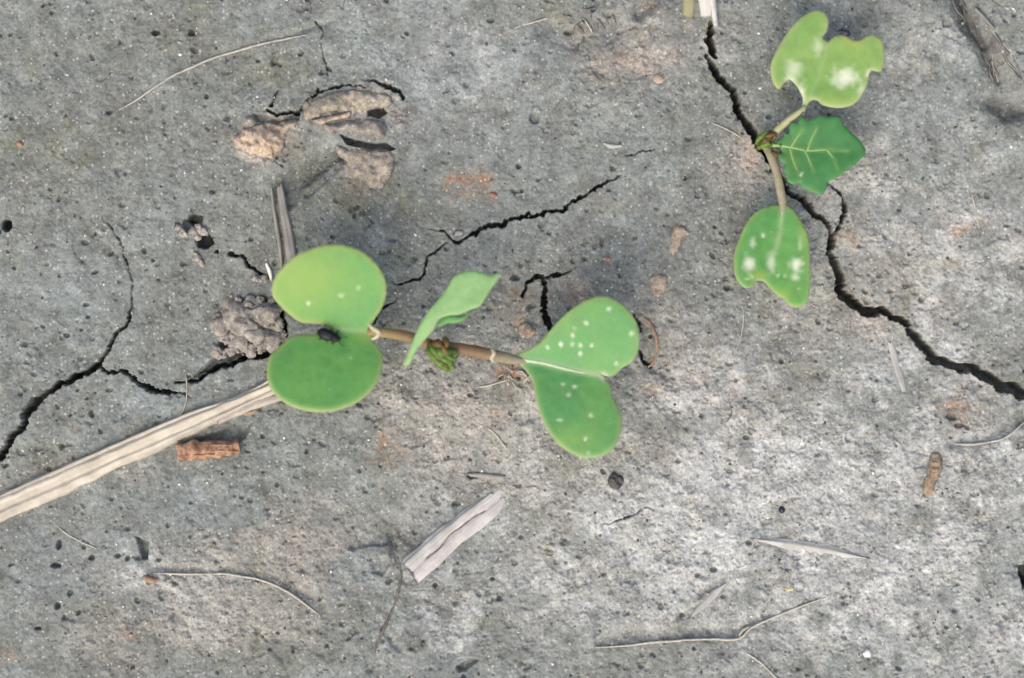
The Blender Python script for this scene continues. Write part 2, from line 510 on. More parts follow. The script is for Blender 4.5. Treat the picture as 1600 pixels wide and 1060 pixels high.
damp_shade = blobs([(60, 60, 160, 120, .35), (200, 160, 190, 90, .45), (130, 300, 160, 90, .3), (330, 440, 110, 110, .4), (400, 420, 50, 70, .45), (470, 300, 70, 60, .4),  # moist soil, plus shade painted beside twig, straw piece, root and trench
              (350, 680, 60, 18, .5), (620, 830, 60, 40, .45), (1518, 30, 30, 50, .9, -25), (1545, 80, 24, 40, .8, -30), (1580, 168, 44, 26, .9), (90, 830, 110, 40, .35), (1580, 270, 60, 60, .35),
              (700, 470, 200, 60, .3), (760, 560, 90, 30, .3), (870, 770, 40, 30, .4), (930, 30, 60, 40, .35), (760, 1010, 40, 30, .4), (1060, 990, 60, 20, .35), (20, 640, 30, 30, .5), (20, 860, 60, 60, .4), (720, 420, 120, 60, .25)])
rust = blobs([(735, 285, 26, 16, .75), (740, 305, 36, 20, .4), (605, 700, 26, 32, .55), (1500, 640, 30, 14, .5), (1520, 660, 28, 14, .35), (1320, 385, 14, 12, .5), (1500, 355, 20, 10, .5),
              (1480, 415, 12, 8, .5), (823, 515, 14, 14, .75), (820, 460, 30, 20, .35), (905, 470, 26, 16, .35), (1030, 30, 24, 14, .5), (235, 905, 18, 10, .6), (210, 985, 20, 10, .45), (790, 500, 26, 18, .3),
              (5, 1030, 18, 14, .6), (800, 590, 18, 24, .6), (780, 660, 14, 10, .5), (1010, 600, 26, 14, .35), (120, 655, 20, 12, .2), (960, 90, 70, 26, .25), (940, 320, 16, 16, .4), (1505, 625, 12, 10, .4)])
pink = blobs([(420, 222, 46, 30, .95), (575, 265, 40, 32, .6), (545, 165, 70, 22, .55), (1165, 235, 26, 30, .8), (1160, 275, 24, 24, .35), (1010, 100, 60, 26, .45), (700, 620, 90, 40, .35), (740, 700, 60, 30, .35), (850, 600, 30, 50, .5), (480, 850, 100, 30, .3),
              (1380, 490, 90, 30, .3), (1130, 600, 120, 60, .3), (900, 450, 30, 20, .35), (1110, 40, 30, 12, .4)])
fin = fbm(X, Y, 55, 5, 9, 0.62)
fin2 = fbm(X, Y, 34, 5, 4, 0.65)
fin3 = fbm(X, Y, 22, 4, 12, 0.65)
fine0 = fbm(X, Y, 9, 3, 6, 0.6)
def patchy(m, nz, amt=0.75, lo=0.22, hi=0.62):
    q = sstep(lo, hi, m + amt * nz * (m > 0.02))
    return (0.35 * m + 0.65 * q * np.minimum(1.0, m * 1.6 + 0.1)).astype(np.float32)
tan = patchy(tan, fin); pale = patchy(pale, fin2); blue = patchy(blue, -fin)
olive = patchy(olive, fin2, 0.6) * 0.85; damp_shade = patchy(damp_shade, fin, 0.5) * 0.8
rust = patchy(rust, fin3 * 0.6 + 0.5 * fine0, 1.3, 0.15, 0.8) * 0.95; pink = patchy(pink, fin3, 0.9, 0.2, 0.7) * 0.8
film = sstep(0.02, 0.16, fbm(wx2, wy2, 130, 6, 14, 0.62)).astype(np.float32)       # washed silt film with ragged edges over the crumb
tan *= 1 - 0.32 * film; pale *= 1 - 0.22 * film; pink *= 1 - 0.3 * film
damp_shade = np.maximum(damp_shade, 0.18 * film)
blue = np.maximum(blue, 0.22 * (1 - film))
grime = sstep(0.12, 0.34, fbm(wx2, wy2, 48, 5, 10, 0.62)).astype(np.float32)
damp_shade = np.maximum(damp_shade, 0.32 * grime)
crumbly = np.clip(0.35 + 0.9 * np.maximum(tan, pale) - 0.5 * blue, 0.15, 1.0)    # smooth silt film against loose crumb

Z = (-1.6 * film).astype(np.float32)
Z += 16 * fbm(X, Y, 620, 3, 0) + 5.0 * fbm(X, Y, 170, 3, 3)
rough_n = fbm(wx2, wy2, 34, 6, 6, 0.58)
Z += near * 4.4 * rough_n * (0.45 + 0.75 * crumbly)
Z += near * 2.6 * fbm(X, Y, 64, 3, 4) * (0.6 + 0.6 * crumbly)
soft = fbm(X, Y, 15, 4, 11, 0.62)
Z -= near * 1.9 * sstep(0.10, 0.50, soft) * (0.30 + crumbly)          # ragged little hollows
fine = fbm(X, Y, 7.0, 3, 13, 0.7)
Z -= near * 1.5 * sstep(0.28, 0.60, fine) * (0.45 + 0.8 * crumbly)
Z += near * 1.3 * np.abs(fbm(X, Y, 11, 3, 7)) * (0.4 + crumbly)
w1, id1 = worley(wx2, wy2, 21, 1)
Z += near * 2.0 * np.clip(1 - w1 * 1.35, 0, 1) * (id1 > 0.72) * crumbly
Z += far * 30 * fbm(X, Y, 2600, 3, 2)

def window(x0, x1, y0, y1):
    i0, i1 = np.searchsorted(gx, [x0, x1]); j0, j1 = np.searchsorted(gy, [y0, y1])
    return slice(max(j0 - 1, 0), j1 + 1), slice(max(i0 - 1, 0), i1 + 1)

def lower(poly, depth, edge=3.0, rag=4.0, sign=-1, seed=3):
    """a sunken (or raised) patch with ragged, steep sides"""
    poly = np.asarray(poly, float)
    mgn = 12 + edge * 2
    sl = window(poly[:, 0].min() - mgn, poly[:, 0].max() + mgn, poly[:, 1].min() - mgn, poly[:, 1].max() + mgn)
    x = X[sl] + rag * fbm(X[sl], Y[sl], 16, 3, seed); y = Y[sl] + rag * fbm(X[sl], Y[sl], 16, 3, seed + 4)
    d = polydist(poly, x, y, True)
    d = np.where(inside(poly, x, y), d, -d)
    Z[sl] += (sign * depth * sstep(-edge * 0.4, edge, d)).astype(np.float32)

def pit(cx, cy, rx, ry, depth, rot=0.0):
    r = max(rx, ry) * 1.6 + 3
    sl = window(cx - r, cx + r, cy - r, cy + r)
    dx = X[sl] - cx; dy = Y[sl] - cy
    c_, s_ = math.cos(rot), math.sin(rot)
    u = (dx * c_ + dy * s_) / rx; w = (-dx * s_ + dy * c_) / ry
    q = np.sqrt(u * u + w * w) + 0.18 * vnoise(X[sl], Y[sl], 5, 2)
    Z[sl] -= depth * (1 - sstep(0.72, 1.12, q))

def groove(pts, width, depth, sign=-1):
    p = np.asarray(pts, float)
    sl = window(p[:, 0].min() - width * 2, p[:, 0].max() + width * 2, p[:, 1].min() - width * 2, p[:, 1].max() + width * 2)
    x = X[sl] + 5 * fbm(X[sl], Y[sl], 22, 3, 2); y = Y[sl] + 5 * fbm(X[sl], Y[sl], 22, 3, 7)
    d = polydist(p, x, y)
    Z[sl] += sign * depth * np.exp(-(d / (width * 0.5)) ** 2).astype(np.float32)

# sunken and raised places
Z += 13 * np.exp(-(((wx - 505) / 120) ** 2 + ((wy - 185) / 45) ** 2)) + 6 * np.exp(-(((wx - 560) / 60) ** 2 + ((wy - 255) / 45) ** 2))
lower([(340, 492), (356, 476), (390, 464), (424, 462), (446, 480), (448, 540), (420, 556), (380, 560), (346, 540)], 13, 10, 6)
groove([(455, 318), (475, 285), (510, 256), (535, 242)], 16, 12)
groove([(480, 306), (500, 286), (525, 262)], 10, 8)
groove([(445, 300), (470, 272), (505, 252), (530, 240)], 26, 15)
lower([(532, 212), (550, 216), (575, 223), (604, 224), (618, 232), (600, 238), (565, 234), (545, 228)], 34, 2.0, 3)
lower([(575, 168), (600, 168), (606, 178), (594, 186), (576, 182)], 40, 2.0, 2)
lower([(395, 178), (415, 180), (440, 186), (474, 176), (470, 190), (440, 196), (400, 190)], 16, 3.0, 3)
lower([(211, 837), (234, 846), (231, 873), (222, 874), (218, 855)], 20, 3.0, 2)
lower([(283, 700), (300, 686), (330, 676), (362, 664), (392, 662), (384, 684), (372, 692), (300, 694)], 15, 9, 3)
lower([(302, 592), (318, 572), (338, 552), (346, 530), (364, 528), (376, 556), (352, 572), (330, 584)], 26, 8, 4)
lower([(575, 873), (606, 868), (612, 884), (596, 902), (584, 896)], 6, 4, 4)
lower([(544, 858), (610, 850), (612, 872), (560, 888)], 6, 4, 4, 1)
groove([(1490, -20), (1518, 35), (1546, 80), (1574, 130)], 32, 19)
groove([(1508, -20), (1532, 30), (1548, 60)], 16, 9)
groove([(1500, -10), (1530, 45), (1540, 70)], 12, 14)
groove([(1575, 78), (1598, 118), (1620, 160)], 30, 6, 1)
groove([(1555, 158), (1600, 160), (1660, 175)], 34, 17)
groove([(1575, 180), (1605, 172), (1660, 190)], 22, 10)
groove([(940, 1000), (1010, 992), (1080, 988), (1150, 985), (1200, 960)], 22, 7)
groove([(1490, 692), (1530, 690), (1570, 672), (1610, 648)], 18, 7)
groove([(620, 1010), (600, 980), (612, 930), (622, 880), (612, 838)], 12, 5)
groove([(585, 800), (640, 830), (680, 800)], 60, 9)
groove([(240, 888), (330, 890), (400, 893), (450, 908), (500, 945)], 14, 5)
groove([(1060, 965), (1100, 925), (1130, 905)], 12, 5)
groove([(520, 30), (440, 60), (360, 80)], 10, 3)
groove([(855, 40), (900, 60), (950, 45)], 40, 10)
groove([(1000, 20), (1020, 5), (1030, -20)], 18, 12)
groove([(990, 490), (1010, 515), (1008, 560), (1020, 575)], 12, 7)
lower([(1592, 884), (1612, 880), (1612, 918), (1598, 920), (1594, 905)], 45, 2, 2)
lower([(712, 1042), (735, 1030), (748, 1032), (730, 1046), (716, 1052)], 14, 4, 3)
for a in ((12, 353, 8, 10, 50), (321, 377, 13, 13, 46), (305, 344, 12, 9, 34), (295, 352, 10, 9, 16), (361, 397, 4.5, 4.5, 26), (339, 393, 3.5, 3.5, 16),
          (810, 260, 4, 4, 10), (244, 52, 7, 5, 14), (300, 52, 5, 6, 14), (1222, 797, 5, 5, 8), (1480, 35, 8, 8, 7), (92, 852, 4, 8, 14), (87, 884, 8, 4, 14),
          (91, 946, 5, 6, 12), (185, 868, 5, 4, 9), (200, 872, 4, 5, 9), (60, 982, 5, 3, 10), (110, 926, 5, 5, 8), (835, 185, 8, 10, 9), (887, 50, 7, 4, 10), (1166, 684, 6, 4, 8),
          (1114, 890, 6, 4, 10), (805, 434, 8, 5, 8), (717, 364, 8, 5, 7), (845, 352, 5, 6, 7), (1488, 652, 8, 6, 10), (1500, 665, 8, 4, 8), (1140, 735, 5, 5, 6), (680, 915, 4, 4, 10), (770, 905, 4, 3, 10)):
    pit(*a)

# drying cracks: (x, y, width) along each
CR = [
 [(1112, 36, 8), (1109, 60, 11), (1113, 78, 10), (1118, 90, 5)],
 [(1103, 84, 4), (1110, 97, 8), (1120, 116, 11), (1132, 130, 9), (1146, 141, 9), (1151, 160, 11), (1156, 178, 10), (1170, 194, 11), (1181, 211, 11), (1194, 235, 9),
  (1210, 265, 8), (1226, 289, 7), (1245, 305, 8), (1265, 322, 9), (1285, 340, 8), (1299, 356, 7), (1302, 375, 10), (1297, 392, 9), (1306, 410, 13), (1316, 430, 14), (1315, 447, 11), (1311, 454, 10),
  (1325, 465, 15), (1340, 478, 12), (1370, 488, 12), (1400, 498, 9), (1422, 508, 10), (1440, 535, 14), (1455, 550, 13), (1461, 562, 15), (1485, 569, 12), (1520, 575, 13), (1550, 590, 14),
  (1580, 605, 17), (1602, 617, 18), (1660, 640, 18), (1780, 690, 16), (1900, 720, 10)],
 [(1300, 289, 3.4), (1314, 301, 5), (1322, 325, 6), (1317, 345, 5), (1306, 362, 5)],
 [(1291, 362, 2.6), (1290, 380, 2.6)],
 [(-150, 800, 9), (-60, 752, 10), (-2, 715, 11), (15, 690, 10), (34, 672, 10), (40, 650, 9), (54, 630, 14), (66, 621, 9), (85, 608, 8), (110, 595, 8), (135, 583, 7), (151, 574, 7), (158, 564, 6),
  (175, 535, 6), (195, 512, 5), (203, 494, 5), (206, 470, 3), (208, 445, 3.4), (200, 415, 3), (192, 385, 3), (178, 362, 2.6), (160, 335, 2.2)],
 [(157, 574, 4), (170, 583, 4.5), (190, 578, 5), (207, 590, 6), (216, 598, 6), (236, 608, 7.5), (262, 613, 7), (277, 614, 4), (300, 622, 2.4)],
 [(275, 598, 4), (300, 596, 5), (316, 588, 6), (345, 572, 7), (385, 557, 8), (420, 552, 8), (446, 545, 6), (480, 535, 5), (520, 520, 4)],
 [(560, 520, 4), (588, 497, 6), (603, 479, 4), (621, 466, 2.6)],
 [(616, 444, 3), (640, 440, 4), (657, 435, 4.4), (665, 415, 4), (680, 395, 4), (698, 379, 2.8)],
 [(655, 354, 2.2), (680, 360, 3), (696, 362, 3), (706, 375, 4), (717, 380, 5), (730, 370, 5), (745, 363, 6), (770, 352, 6), (788, 350, 7), (800, 342, 5), (835, 338, 6), (860, 330, 6.4), (881, 330, 5.5),
  (890, 318, 5), (912, 308, 5), (930, 295, 5), (950, 283, 4.5), (970, 274, 2.6)],
 [(978, 244, 2.6), (1004, 235, 3), (1032, 233, 2)],
 [(816, 464, 4), (824, 441, 6), (838, 431, 6), (848, 434, 5), (853, 450, 7), (850, 475, 8), (853, 495, 8), (861, 518, 6), (870, 540, 5)],
 [(850, 435, 5), (870, 430, 6.5), (893, 422, 3)],
 [(424, 167, 5), (436, 143, 3)],
 [(418, 172, 4), (432, 181, 5), (462, 177, 5), (484, 158, 7), (498, 139, 4)],
 [(500, 146, 4), (525, 137, 4.4), (545, 133, 4), (572, 138, 2.5)],
 [(565, 125, 2.5), (585, 126, 4), (605, 136, 6), (622, 142, 6), (631, 156, 4)],
 [(480, -30, 2.4), (482, 32, 2.4)], [(493, 34, 3), (506, 50, 2.6), (503, 72, 2.8), (510, 105, 2.8), (513, 128, 2.2)], [(538, -20, 2.6), (535, 14, 2.4)],
 [(935, 820, 2.2), (985, 806, 3.2), (1022, 797, 2.6)],
 [(362, 396, 5), (378, 399, 4.4), (386, 413, 5), (404, 427, 4.4), (418, 434, 4)],
 [(991, 492, 5), (1001, 518, 4)], [(999, 548, 5), (1006, 566, 6), (1018, 574, 4)],
 [(1600, 900, 6), (1640, 960, 9), (1700, 1100, 9)],
 [(25, 360, 2.2), (45, 378, 2.2)], [(430, 250, 2.4), (445, 262, 2.4)],
 [(430, 470, 8), (437, 500, 7), (446, 520, 8)],
]
def roughen(p, it=4):
    p = np.array(p, float)
    for k in range(it):
        q = [p[0]]
        for a, b in zip(p[:-1], p[1:]):
            L = np.hypot(*(b - a)[:2])
            mid = (a + b) / 2
            nrm = np.array([-(b - a)[1], (b - a)[0]]) / (L + 1e-6)
            mid[:2] += nrm * rng.normal(0, 0.085) * L
            mid[2] *= 1 + rng.normal(0, 0.10)
            q += [mid, b]
        p = np.array(q)
        if L < 2.5:
            break
    return p
CD = np.full_like(X, 99.0); CW = np.full_like(X, 4.0); CDEP = np.zeros_like(X)
rag = 1.6 * vnoise(X, Y, 5.0, 5) + 1.0 * vnoise(X, Y, 2.6, 9)
for c in CR:
    p = roughen(c, 4)
    for a, b in zip(p[:-1], p[1:]):
        r = max(a[2], b[2]) + 14
        sl = window(min(a[0], b[0]) - r, max(a[0], b[0]) + r, min(a[1], b[1]) - r, max(a[1], b[1]) + r)
        x = X[sl]; y = Y[sl]
        ab = (b - a)[:2]; LL = ab @ ab + 1e-9
        t = np.clip(((x - a[0]) * ab[0] + (y - a[1]) * ab[1]) / LL, 0, 1)
        w = a[2] + (b[2] - a[2]) * t
        d = np.hypot(x - a[0] - t * ab[0], y - a[1] - t * ab[1]) - w * 0.5
        mk = d < CD[sl]
        CD[sl] = np.where(mk, d, CD[sl]); CW[sl] = np.where(mk, w, CW[sl])
thin = sstep(2.0, 7.0, CW)
CDr = CD + rag * (0.15 + 0.85 * thin) + 0.75 * (1 - sstep(4, 8, CW))
Z += 1.6 * np.exp(-np.clip(CD, 0, 60) / 9.0) * sstep(3, 9, CW)                 # lips curl up a little
cut = 1 - sstep(-1.3, 0.9, CDr)
Z -= cut * np.clip(9.0 * (CW - 1.6), 5, 80)

# pores, dimples and grains, thick where the crust is loose
for k in range(2500):
    cx = rng.uniform(-30, 1630); cy = rng.uniform(-30, 1090)
    r = 1.4 + 2.8 * rng.random() ** 3.2
    pit(cx, cy, r * rng.uniform(0.8, 1.7), r * rng.uniform(0.8, 1.1), r * rng.uniform(0.5, 2.1), rng.uniform(0, 3.1))
for k in range(260):                                   # clusters of hollows
    cx = rng.uniform(-30, 1630); cy = rng.uniform(-30, 1090)
    for q in range(rng.integers(2, 6)):
        r = rng.uniform(2.0, 5.0)
        pit(cx + rng.normal(0, 6), cy + rng.normal(0, 5), r * rng.uniform(0.9, 1.6), r, r * rng.uniform(0.3, 1.0), rng.uniform(0, 3.1))

me = bpy.data.meshes.new('soil_ground')
co = np.empty((NY * NX, 3), np.float32)
co[:, 0] = ((X - 800) * S).ravel(); co[:, 1] = ((530 - Y) * S).ravel(); co[:, 2] = (Z * S).ravel()
me.vertices.add(NX * NY)
me.vertices.foreach_set('co', co.ravel())
idx = np.arange(NX * NY, dtype=np.int32).reshape(NY, NX)
quads = np.stack([idx[1:, :-1], idx[1:, 1:], idx[:-1, 1:], idx[:-1, :-1]], -1).reshape(-1, 4)
nq = len(quads)
me.loops.add(nq * 4)
me.loops.foreach_set('vertex_index', quads.ravel())
me.polygons.add(nq)
me.polygons.foreach_set('loop_start', np.arange(0, nq * 4, 4, dtype=np.int32))
me.polygons.foreach_set('use_smooth', np.ones(nq, bool))
me.update(calc_edges=True)
for nm, arr in (('tan', tan), ('blue', blue), ('pale', pale), ('olive', olive), ('damp_shade', damp_shade), ('rust', rust), ('pink', pink)):
    at = me.attributes.new(nm, 'FLOAT', 'POINT')
    at.data.foreach_set('value', np.clip(arr, 0, 1).astype(np.float32).ravel())
me.materials.append(M['soil'])
ground = bpy.data.objects.new('ground', me)
col.objects.link(ground)
tag(ground, 'grey cracked crust of dry silty soil', 'soil', kind='structure')

def gz(px, py):
    """height of the soil in photo pixels"""
    px = np.atleast_1d(np.asarray(px, float)); py = np.atleast_1d(np.asarray(py, float))
    i = np.clip(np.searchsorted(gx, px) - 1, 0, NX - 2); j = np.clip(np.searchsorted(gy, py) - 1, 0, NY - 2)
    fx = (px - gx[i]) / (gx[i + 1] - gx[i]); fy = (py - gy[j]) / (gy[j + 1] - gy[j])
    return (Z[j, i] * (1 - fx) + Z[j, i + 1] * fx) * (1 - fy) + (Z[j + 1, i] * (1 - fx) + Z[j + 1, i + 1] * fx) * fy

def gtop(px, py, r=8):
    """upper level of the soil round a point, cracks ignored"""
    a = np.linspace(0, 6.28, 9)[:-1]
    xs = np.concatenate([[px], px + r * np.cos(a), px + 0.5 * r * np.cos(a)]); ys = np.concatenate([[py], py + r * np.sin(a), py + 0.5 * r * np.sin(a)])
    return float(np.percentile(gz(xs, ys), 70))

# ----------------------------------------------------------------- builders for things on the soil
def strip(name, path, width, thick, mat, parent=None, sink=0.35, ragged=5.0, grooves=0.10, lift=0.0, seed=0, split=None, nacross=15, zpath=None, follow=0.5, dip=0.0):
    """a flattened stalk: swept along a path on the soil, ribbed across, with splintered ends"""
    path = np.asarray(path, float)
    p = resample(path, 5.0)
    n = len(p)
    L = np.concatenate([[0], np.cumsum(np.hypot(*np.diff(p[:, :2], axis=0).T))])
    w = np.interp(L, np.linspace(0, L[-1], len(np.atleast_1d(width))), np.atleast_1d(width)) * 0.5
    if zpath is None:
        z = np.array([gtop(a, b, 8) for a, b in p[:, :2]])
        line = np.polyval(np.polyfit(L, z, min(2, n - 1)), L)
        ker = np.ones(9) / 9
        zs = np.convolve(np.pad(z, 4, mode='edge'), ker, 'valid')
        z = line * (1 - follow) + zs * follow + lift
    else:
        z = np.interp(L, np.linspace(0, L[-1], len(zpath)), zpath)
    t = np.gradient(p[:, :2], axis=0); t /= np.linalg.norm(t, axis=1)[:, None] + 1e-9
    nr = np.stack([-t[:, 1], t[:, 0]], 1)
    rs = np.random.default_rng(seed + 100)
    sv = np.linspace(-1, 1, nacross)
    rib = np.convolve(np.pad(rs.normal(0, 1.6, nacross), 2, mode='edge'), np.array([1, 2, 3, 2, 1]) / 9.0, 'valid')
    ends = np.array([np.convolve(np.pad(e_, 2, mode='edge'), np.ones(5) / 5, 'valid') for e_ in rs.uniform(-1, 1, (2, nacross)) * ragged * 1.5])
    edge = 1 + 0.10 * np.array([vnoise(L, L * 0 + 9.0 * k, 22, k) for k in (1, 2)])
    V = []; ac = []; al = []
    for i in range(n):
        f0 = max(0, 1 - L[i] / 12.0); f1 = max(0, 1 - (L[-1] - L[i]) / 12.0)
        for k, s in enumerate(sv):
            off = s * w[i] * (edge[0][i] if s < 0 else edge[1][i])
            slide = ends[0, k] * f0 + ends[1, k] * f1
            x = p[i, 0] + nr[i, 0] * off + t[i, 0] * slide
            y = p[i, 1] + nr[i, 1] * off + t[i, 1] * slide
            prof = math.sqrt(max(0, 1 - abs(s) ** 2.6))
            h = thick * prof + grooves * thick * rib[k] * prof
            if split is not None and 0.18 < L[i] / L[-1] < 0.78 and abs(s - split - 0.10 * math.sin(L[i] * 0.045) - 0.05 * math.sin(L[i] * 0.13)) < 0.045:
                h -= thick * 0.8
            h += 0.05 * thick * float(vnoise(L[i], s * 20, 9, seed % 5))
            V.append((x, y, z[i] + h - sink * thick - dip * max(0.0, 1 - (L[-1] - L[i]) / 45.0)))
            ac.append(s * w[i]); al.append(L[i])
    top = len(V)
    for i in range(n):
        for k in (0, nacross - 1):
            x, y, zz = V[i * nacross + k]
            V.append((x, y, z[i] - sink * thick - 3.0)); ac.append(ac[i * nacross + k]); al.append(L[i])
    F = []
    for i in range(n - 1):
        for k in range(nacross - 1):
            a = i * nacross + k
            F.append((a, a + 1, a + nacross + 1, a + nacross))
        b0 = top + i * 2
        F.append((i * nacross, i * nacross + nacross, b0 + 2, b0))
        F.append((i * nacross + nacross - 1, b0 + 1, b0 + 3, i * nacross + 2 * nacross - 1))
        F.append((b0, b0 + 2, b0 + 3, b0 + 1))
    F.append(tuple(list(range(0, nacross)) + [top + 1, top]))
    e = (n - 1) * nacross
    F.append(tuple(list(range(e + nacross - 1, e - 1, -1)) + [top + 2 * (n - 1), top + 2 * (n - 1) + 1]))
    V = np.array(V)
    o = mesh_obj(name, P_arr(V[:, :2], V[:, 2]), F, mat, parent, attrs={'across': ac, 'along': al})
    return o

def tube(name, pts, radii, mat, parent=None, sides=8, step=4.0, squash=1.0):
    """a tapering stem through 3-D points given as photo pixel x, y and height"""
    p = resample(np.asarray(pts, float), step)
    n = len(p)
    L = np.concatenate([[0], np.cumsum(np.linalg.norm(np.diff(p, axis=0), axis=1))])
    r = np.interp(L, np.linspace(0, L[-1], len(np.atleast_1d(radii))), np.atleast_1d(radii))
    V = []; F = []
    prev = None
    for i in range(n):
        d = p[min(i + 1, n - 1)] - p[max(i - 1, 0)]
        d = d / (np.linalg.norm(d) + 1e-9)
        up = np.array([0, 0, 1.0]) if abs(d[2]) < 0.9 else np.array([1.0, 0, 0])
        if prev is not None:
            up = prev
        s = np.cross(d, up); s /= np.linalg.norm(s) + 1e-9
        u = np.cross(s, d)
        prev = u
        for k in range(sides):
            a = 2 * math.pi * k / sides
            V.append(p[i] + s * math.cos(a) * r[i] + u * math.sin(a) * r[i] * squash)
    for i in range(n - 1):
        for k in range(sides):
            a = i * sides + k; b = i * sides + (k + 1) % sides
            F.append((a, b, b + sides, a + sides))
    F.append(tuple(range(sides - 1, -1, -1))); F.append(tuple(range((n - 1) * sides, n * sides)))
    V = np.array(V)
    o = mesh_obj(name, P_arr(V[:, :2], V[:, 2]), F, mat, parent,
                 attrs={'across': np.tile(np.sin(np.arange(sides) / sides * 6.283) * float(np.max(r)), n), 'along': np.repeat(L, sides)})
    return o

def fibre(name, pts, r, mat, label, cat='root fibre', group=None, sink=0.3, wob=1.2, parent=None, lift=0.0):
    r = r * 0.78 if parent is None else r
    p = resample(np.asarray(pts, float)[:, :2], 7.0)
    k = len(p)
    rs = np.random.default_rng(int(abs(pts[0][0] * 7 + pts[0][1])) + 3)
    p = p + np.cumsum(rs.normal(0, wob * 0.35, p.shape), 0) * np.sin(np.linspace(0, math.pi, k))[:, None]
    z = np.array([gtop(a, b, 5) for a, b in p])
    ker = np.ones(5) / 5
    z = np.convolve(np.pad(z, 2, mode='edge'), ker, 'valid') + r * (1 - 2 * sink) + lift
    if parent is None:
        z = z - 1.6 * r * np.clip(vnoise(np.arange(k) * 7.0, np.zeros(k) + pts[0][1], 40, 3), -0.2, 1)
    q = np.column_stack([p, z])
    rr = r * np.concatenate([[0.35], np.full(6, 1.0) * rs.uniform(0.75, 1.2, 6), [0.3]])
    o = tube(name, q, rr, mat, parent, sides=6, step=6.0)
    if label:
        tag(o, label, cat, group)
    return o

def fill(outline, step, seed=0, border=None):
    """points and triangles filling an outline; the first len(outline) points are the border"""
    rs = np.random.default_rng(seed)
    o = np.asarray(outline, float)
    x0, y0 = o.min(0); x1, y1 = o.max(0)
    pts = []
    r = 0
    y = y0
    while y < y1:
        x = x0 + (step * 0.5 if r % 2 else 0)
        while x < x1:
            pts.append((x + rs.uniform(-.15, .15) * step, y + rs.uniform(-.15, .15) * step)); x += step
        y += step * 0.87; r += 1
    pts = np.array(pts)
    ins = inside(o, pts[:, 0], pts[:, 1]) & (polydist(o, pts[:, 0], pts[:, 1], True) > step * 0.45)
    allp = np.vstack([o, pts[ins]])
    n = len(o)
    res = delaunay_2d_cdt([Vector((float(a), float(b))) for a, b in allp], [(i, (i + 1) % n) for i in range(n)], [list(range(n))], 1, 1e-6)
    v = np.array([(a.x, a.y) for a in res[0]])
    f = [tuple(t) for t in res[2]]
    return v, f

def border_edges(f):
    cnt = {}
    for t in f:
        for a, b in zip(t, t[1:] + t[:1]):
            cnt[(a, b)] = 1
    return [(a, b) for (a, b) in cnt if (b, a) not in cnt]

def lump(name, outline, height, mat, parent=None, step=5.0, power=0.5, rough=1.6, rl=14, seed=0, base=None, round_px=14, smooth_outline=True, tilt=(0, 0), grow=0.0):
    """a clod, chip or pebble: outline raised into a rough dome that sinks below the soil"""
    o = resample(outline, step, True, smooth_outline)
    if grow:
        o = o + min(5.5, 0.10 * float((o.max(0) - o.min(0)).max())) * np.column_stack([fbm(o[:, 0], o[:, 1], 17, 4, seed % 5, .65), fbm(o[:, 0], o[:, 1], 17, 4, seed % 5 + 2, .65)])
    v, f = fill(o, step, seed)
    d = polydist(o, v[:, 0], v[:, 1], True)
    bez = border_edges(f)
    rim = sorted({a for e in bez for a in e})
    d[rim] = 0
    c = v.mean(0)
    z0 = gtop(c[0], c[1], 12) if base is None else base
    if grow:
        g = gz(v[:, 0], v[:, 1])
        z0v = np.maximum(z0 - 6, np.minimum(g, z0 + 8)) * grow + z0 * (1 - grow)
    else:
        z0v = z0
    prof = np.clip(d / round_px, 0, 1)
    prof = np.sqrt(np.clip(1 - (1 - prof) ** 2, 0, 1)) ** (power * 2)
    rgh = rough * fbm(v[:, 0] + seed * 31, v[:, 1], rl, 4, seed % 7) * np.clip(prof * 1.4, 0.15, 1)
    wk, ik = worley(v[:, 0] + seed * 17, v[:, 1], rl * 0.9, seed % 9)
    if grow:
        w5, i5 = worley(v[:, 0] + seed * 9, v[:, 1], 8.0, seed % 8)
        rgh = rgh + (3.2 * np.clip(1 - w5 * 1.2, 0, 1) * i5 + 2.0 * fbm(v[:, 0], v[:, 1], 6, 2, 3) - 6.0 * (i5 > .78) * np.clip(1 - w5 * 1.1, 0, 1)) * np.clip(prof * 1.6, 0, 1)
    rgh = rgh + rough * 0.7 * np.clip(1 - wk * 1.2, 0, 1) * prof
    if grow:
        z0v = z0v - 4.0; height = height + 4.0
    z = z0v + height * prof + rgh + (v[:, 0] - c[0]) * tilt[0] + (v[:, 1] - c[1]) * tilt[1]
    n = len(v)
    V = list(np.column_stack([v, z]))
    low = {}
    for a in rim:
        low[a] = len(V)
        V.append(np.array([v[a, 0], v[a, 1], min(z0 - 12.0, float(z[a]) - 8)]))
    F = list(f)
    for a, b in bez:
        F.append((b, a, low[a], low[b]))
    V = np.array(V)
    # faces must look up
    t = f[0]
    area = (v[t[1]][0] - v[t[0]][0]) * (v[t[2]][1] - v[t[0]][1]) - (v[t[1]][1] - v[t[0]][1]) * (v[t[2]][0] - v[t[0]][0])
    if area > 0:
        F = [q[::-1] for q in F]
    core = np.concatenate([prof, np.zeros(len(V) - n)])
    return mesh_obj(name, P_arr(V[:, :2], V[:, 2]), F, mat, parent, attrs={'core': core})

def ell(cx, cy, rx, ry, rot=0, n=10, jit=0.12, seed=0):
    rs = np.random.default_rng(seed + 5)
    a = np.linspace(0, 2 * math.pi, n, endpoint=False)
    k = 1 + rs.uniform(-jit, jit, n)
    c_, s_ = math.cos(math.radians(rot)), math.sin(math.radians(rot))
    x = rx * np.cos(a) * k; y = ry * np.sin(a) * k
    return np.column_stack([cx + x * c_ - y * s_, cy + x * s_ + y * c_])

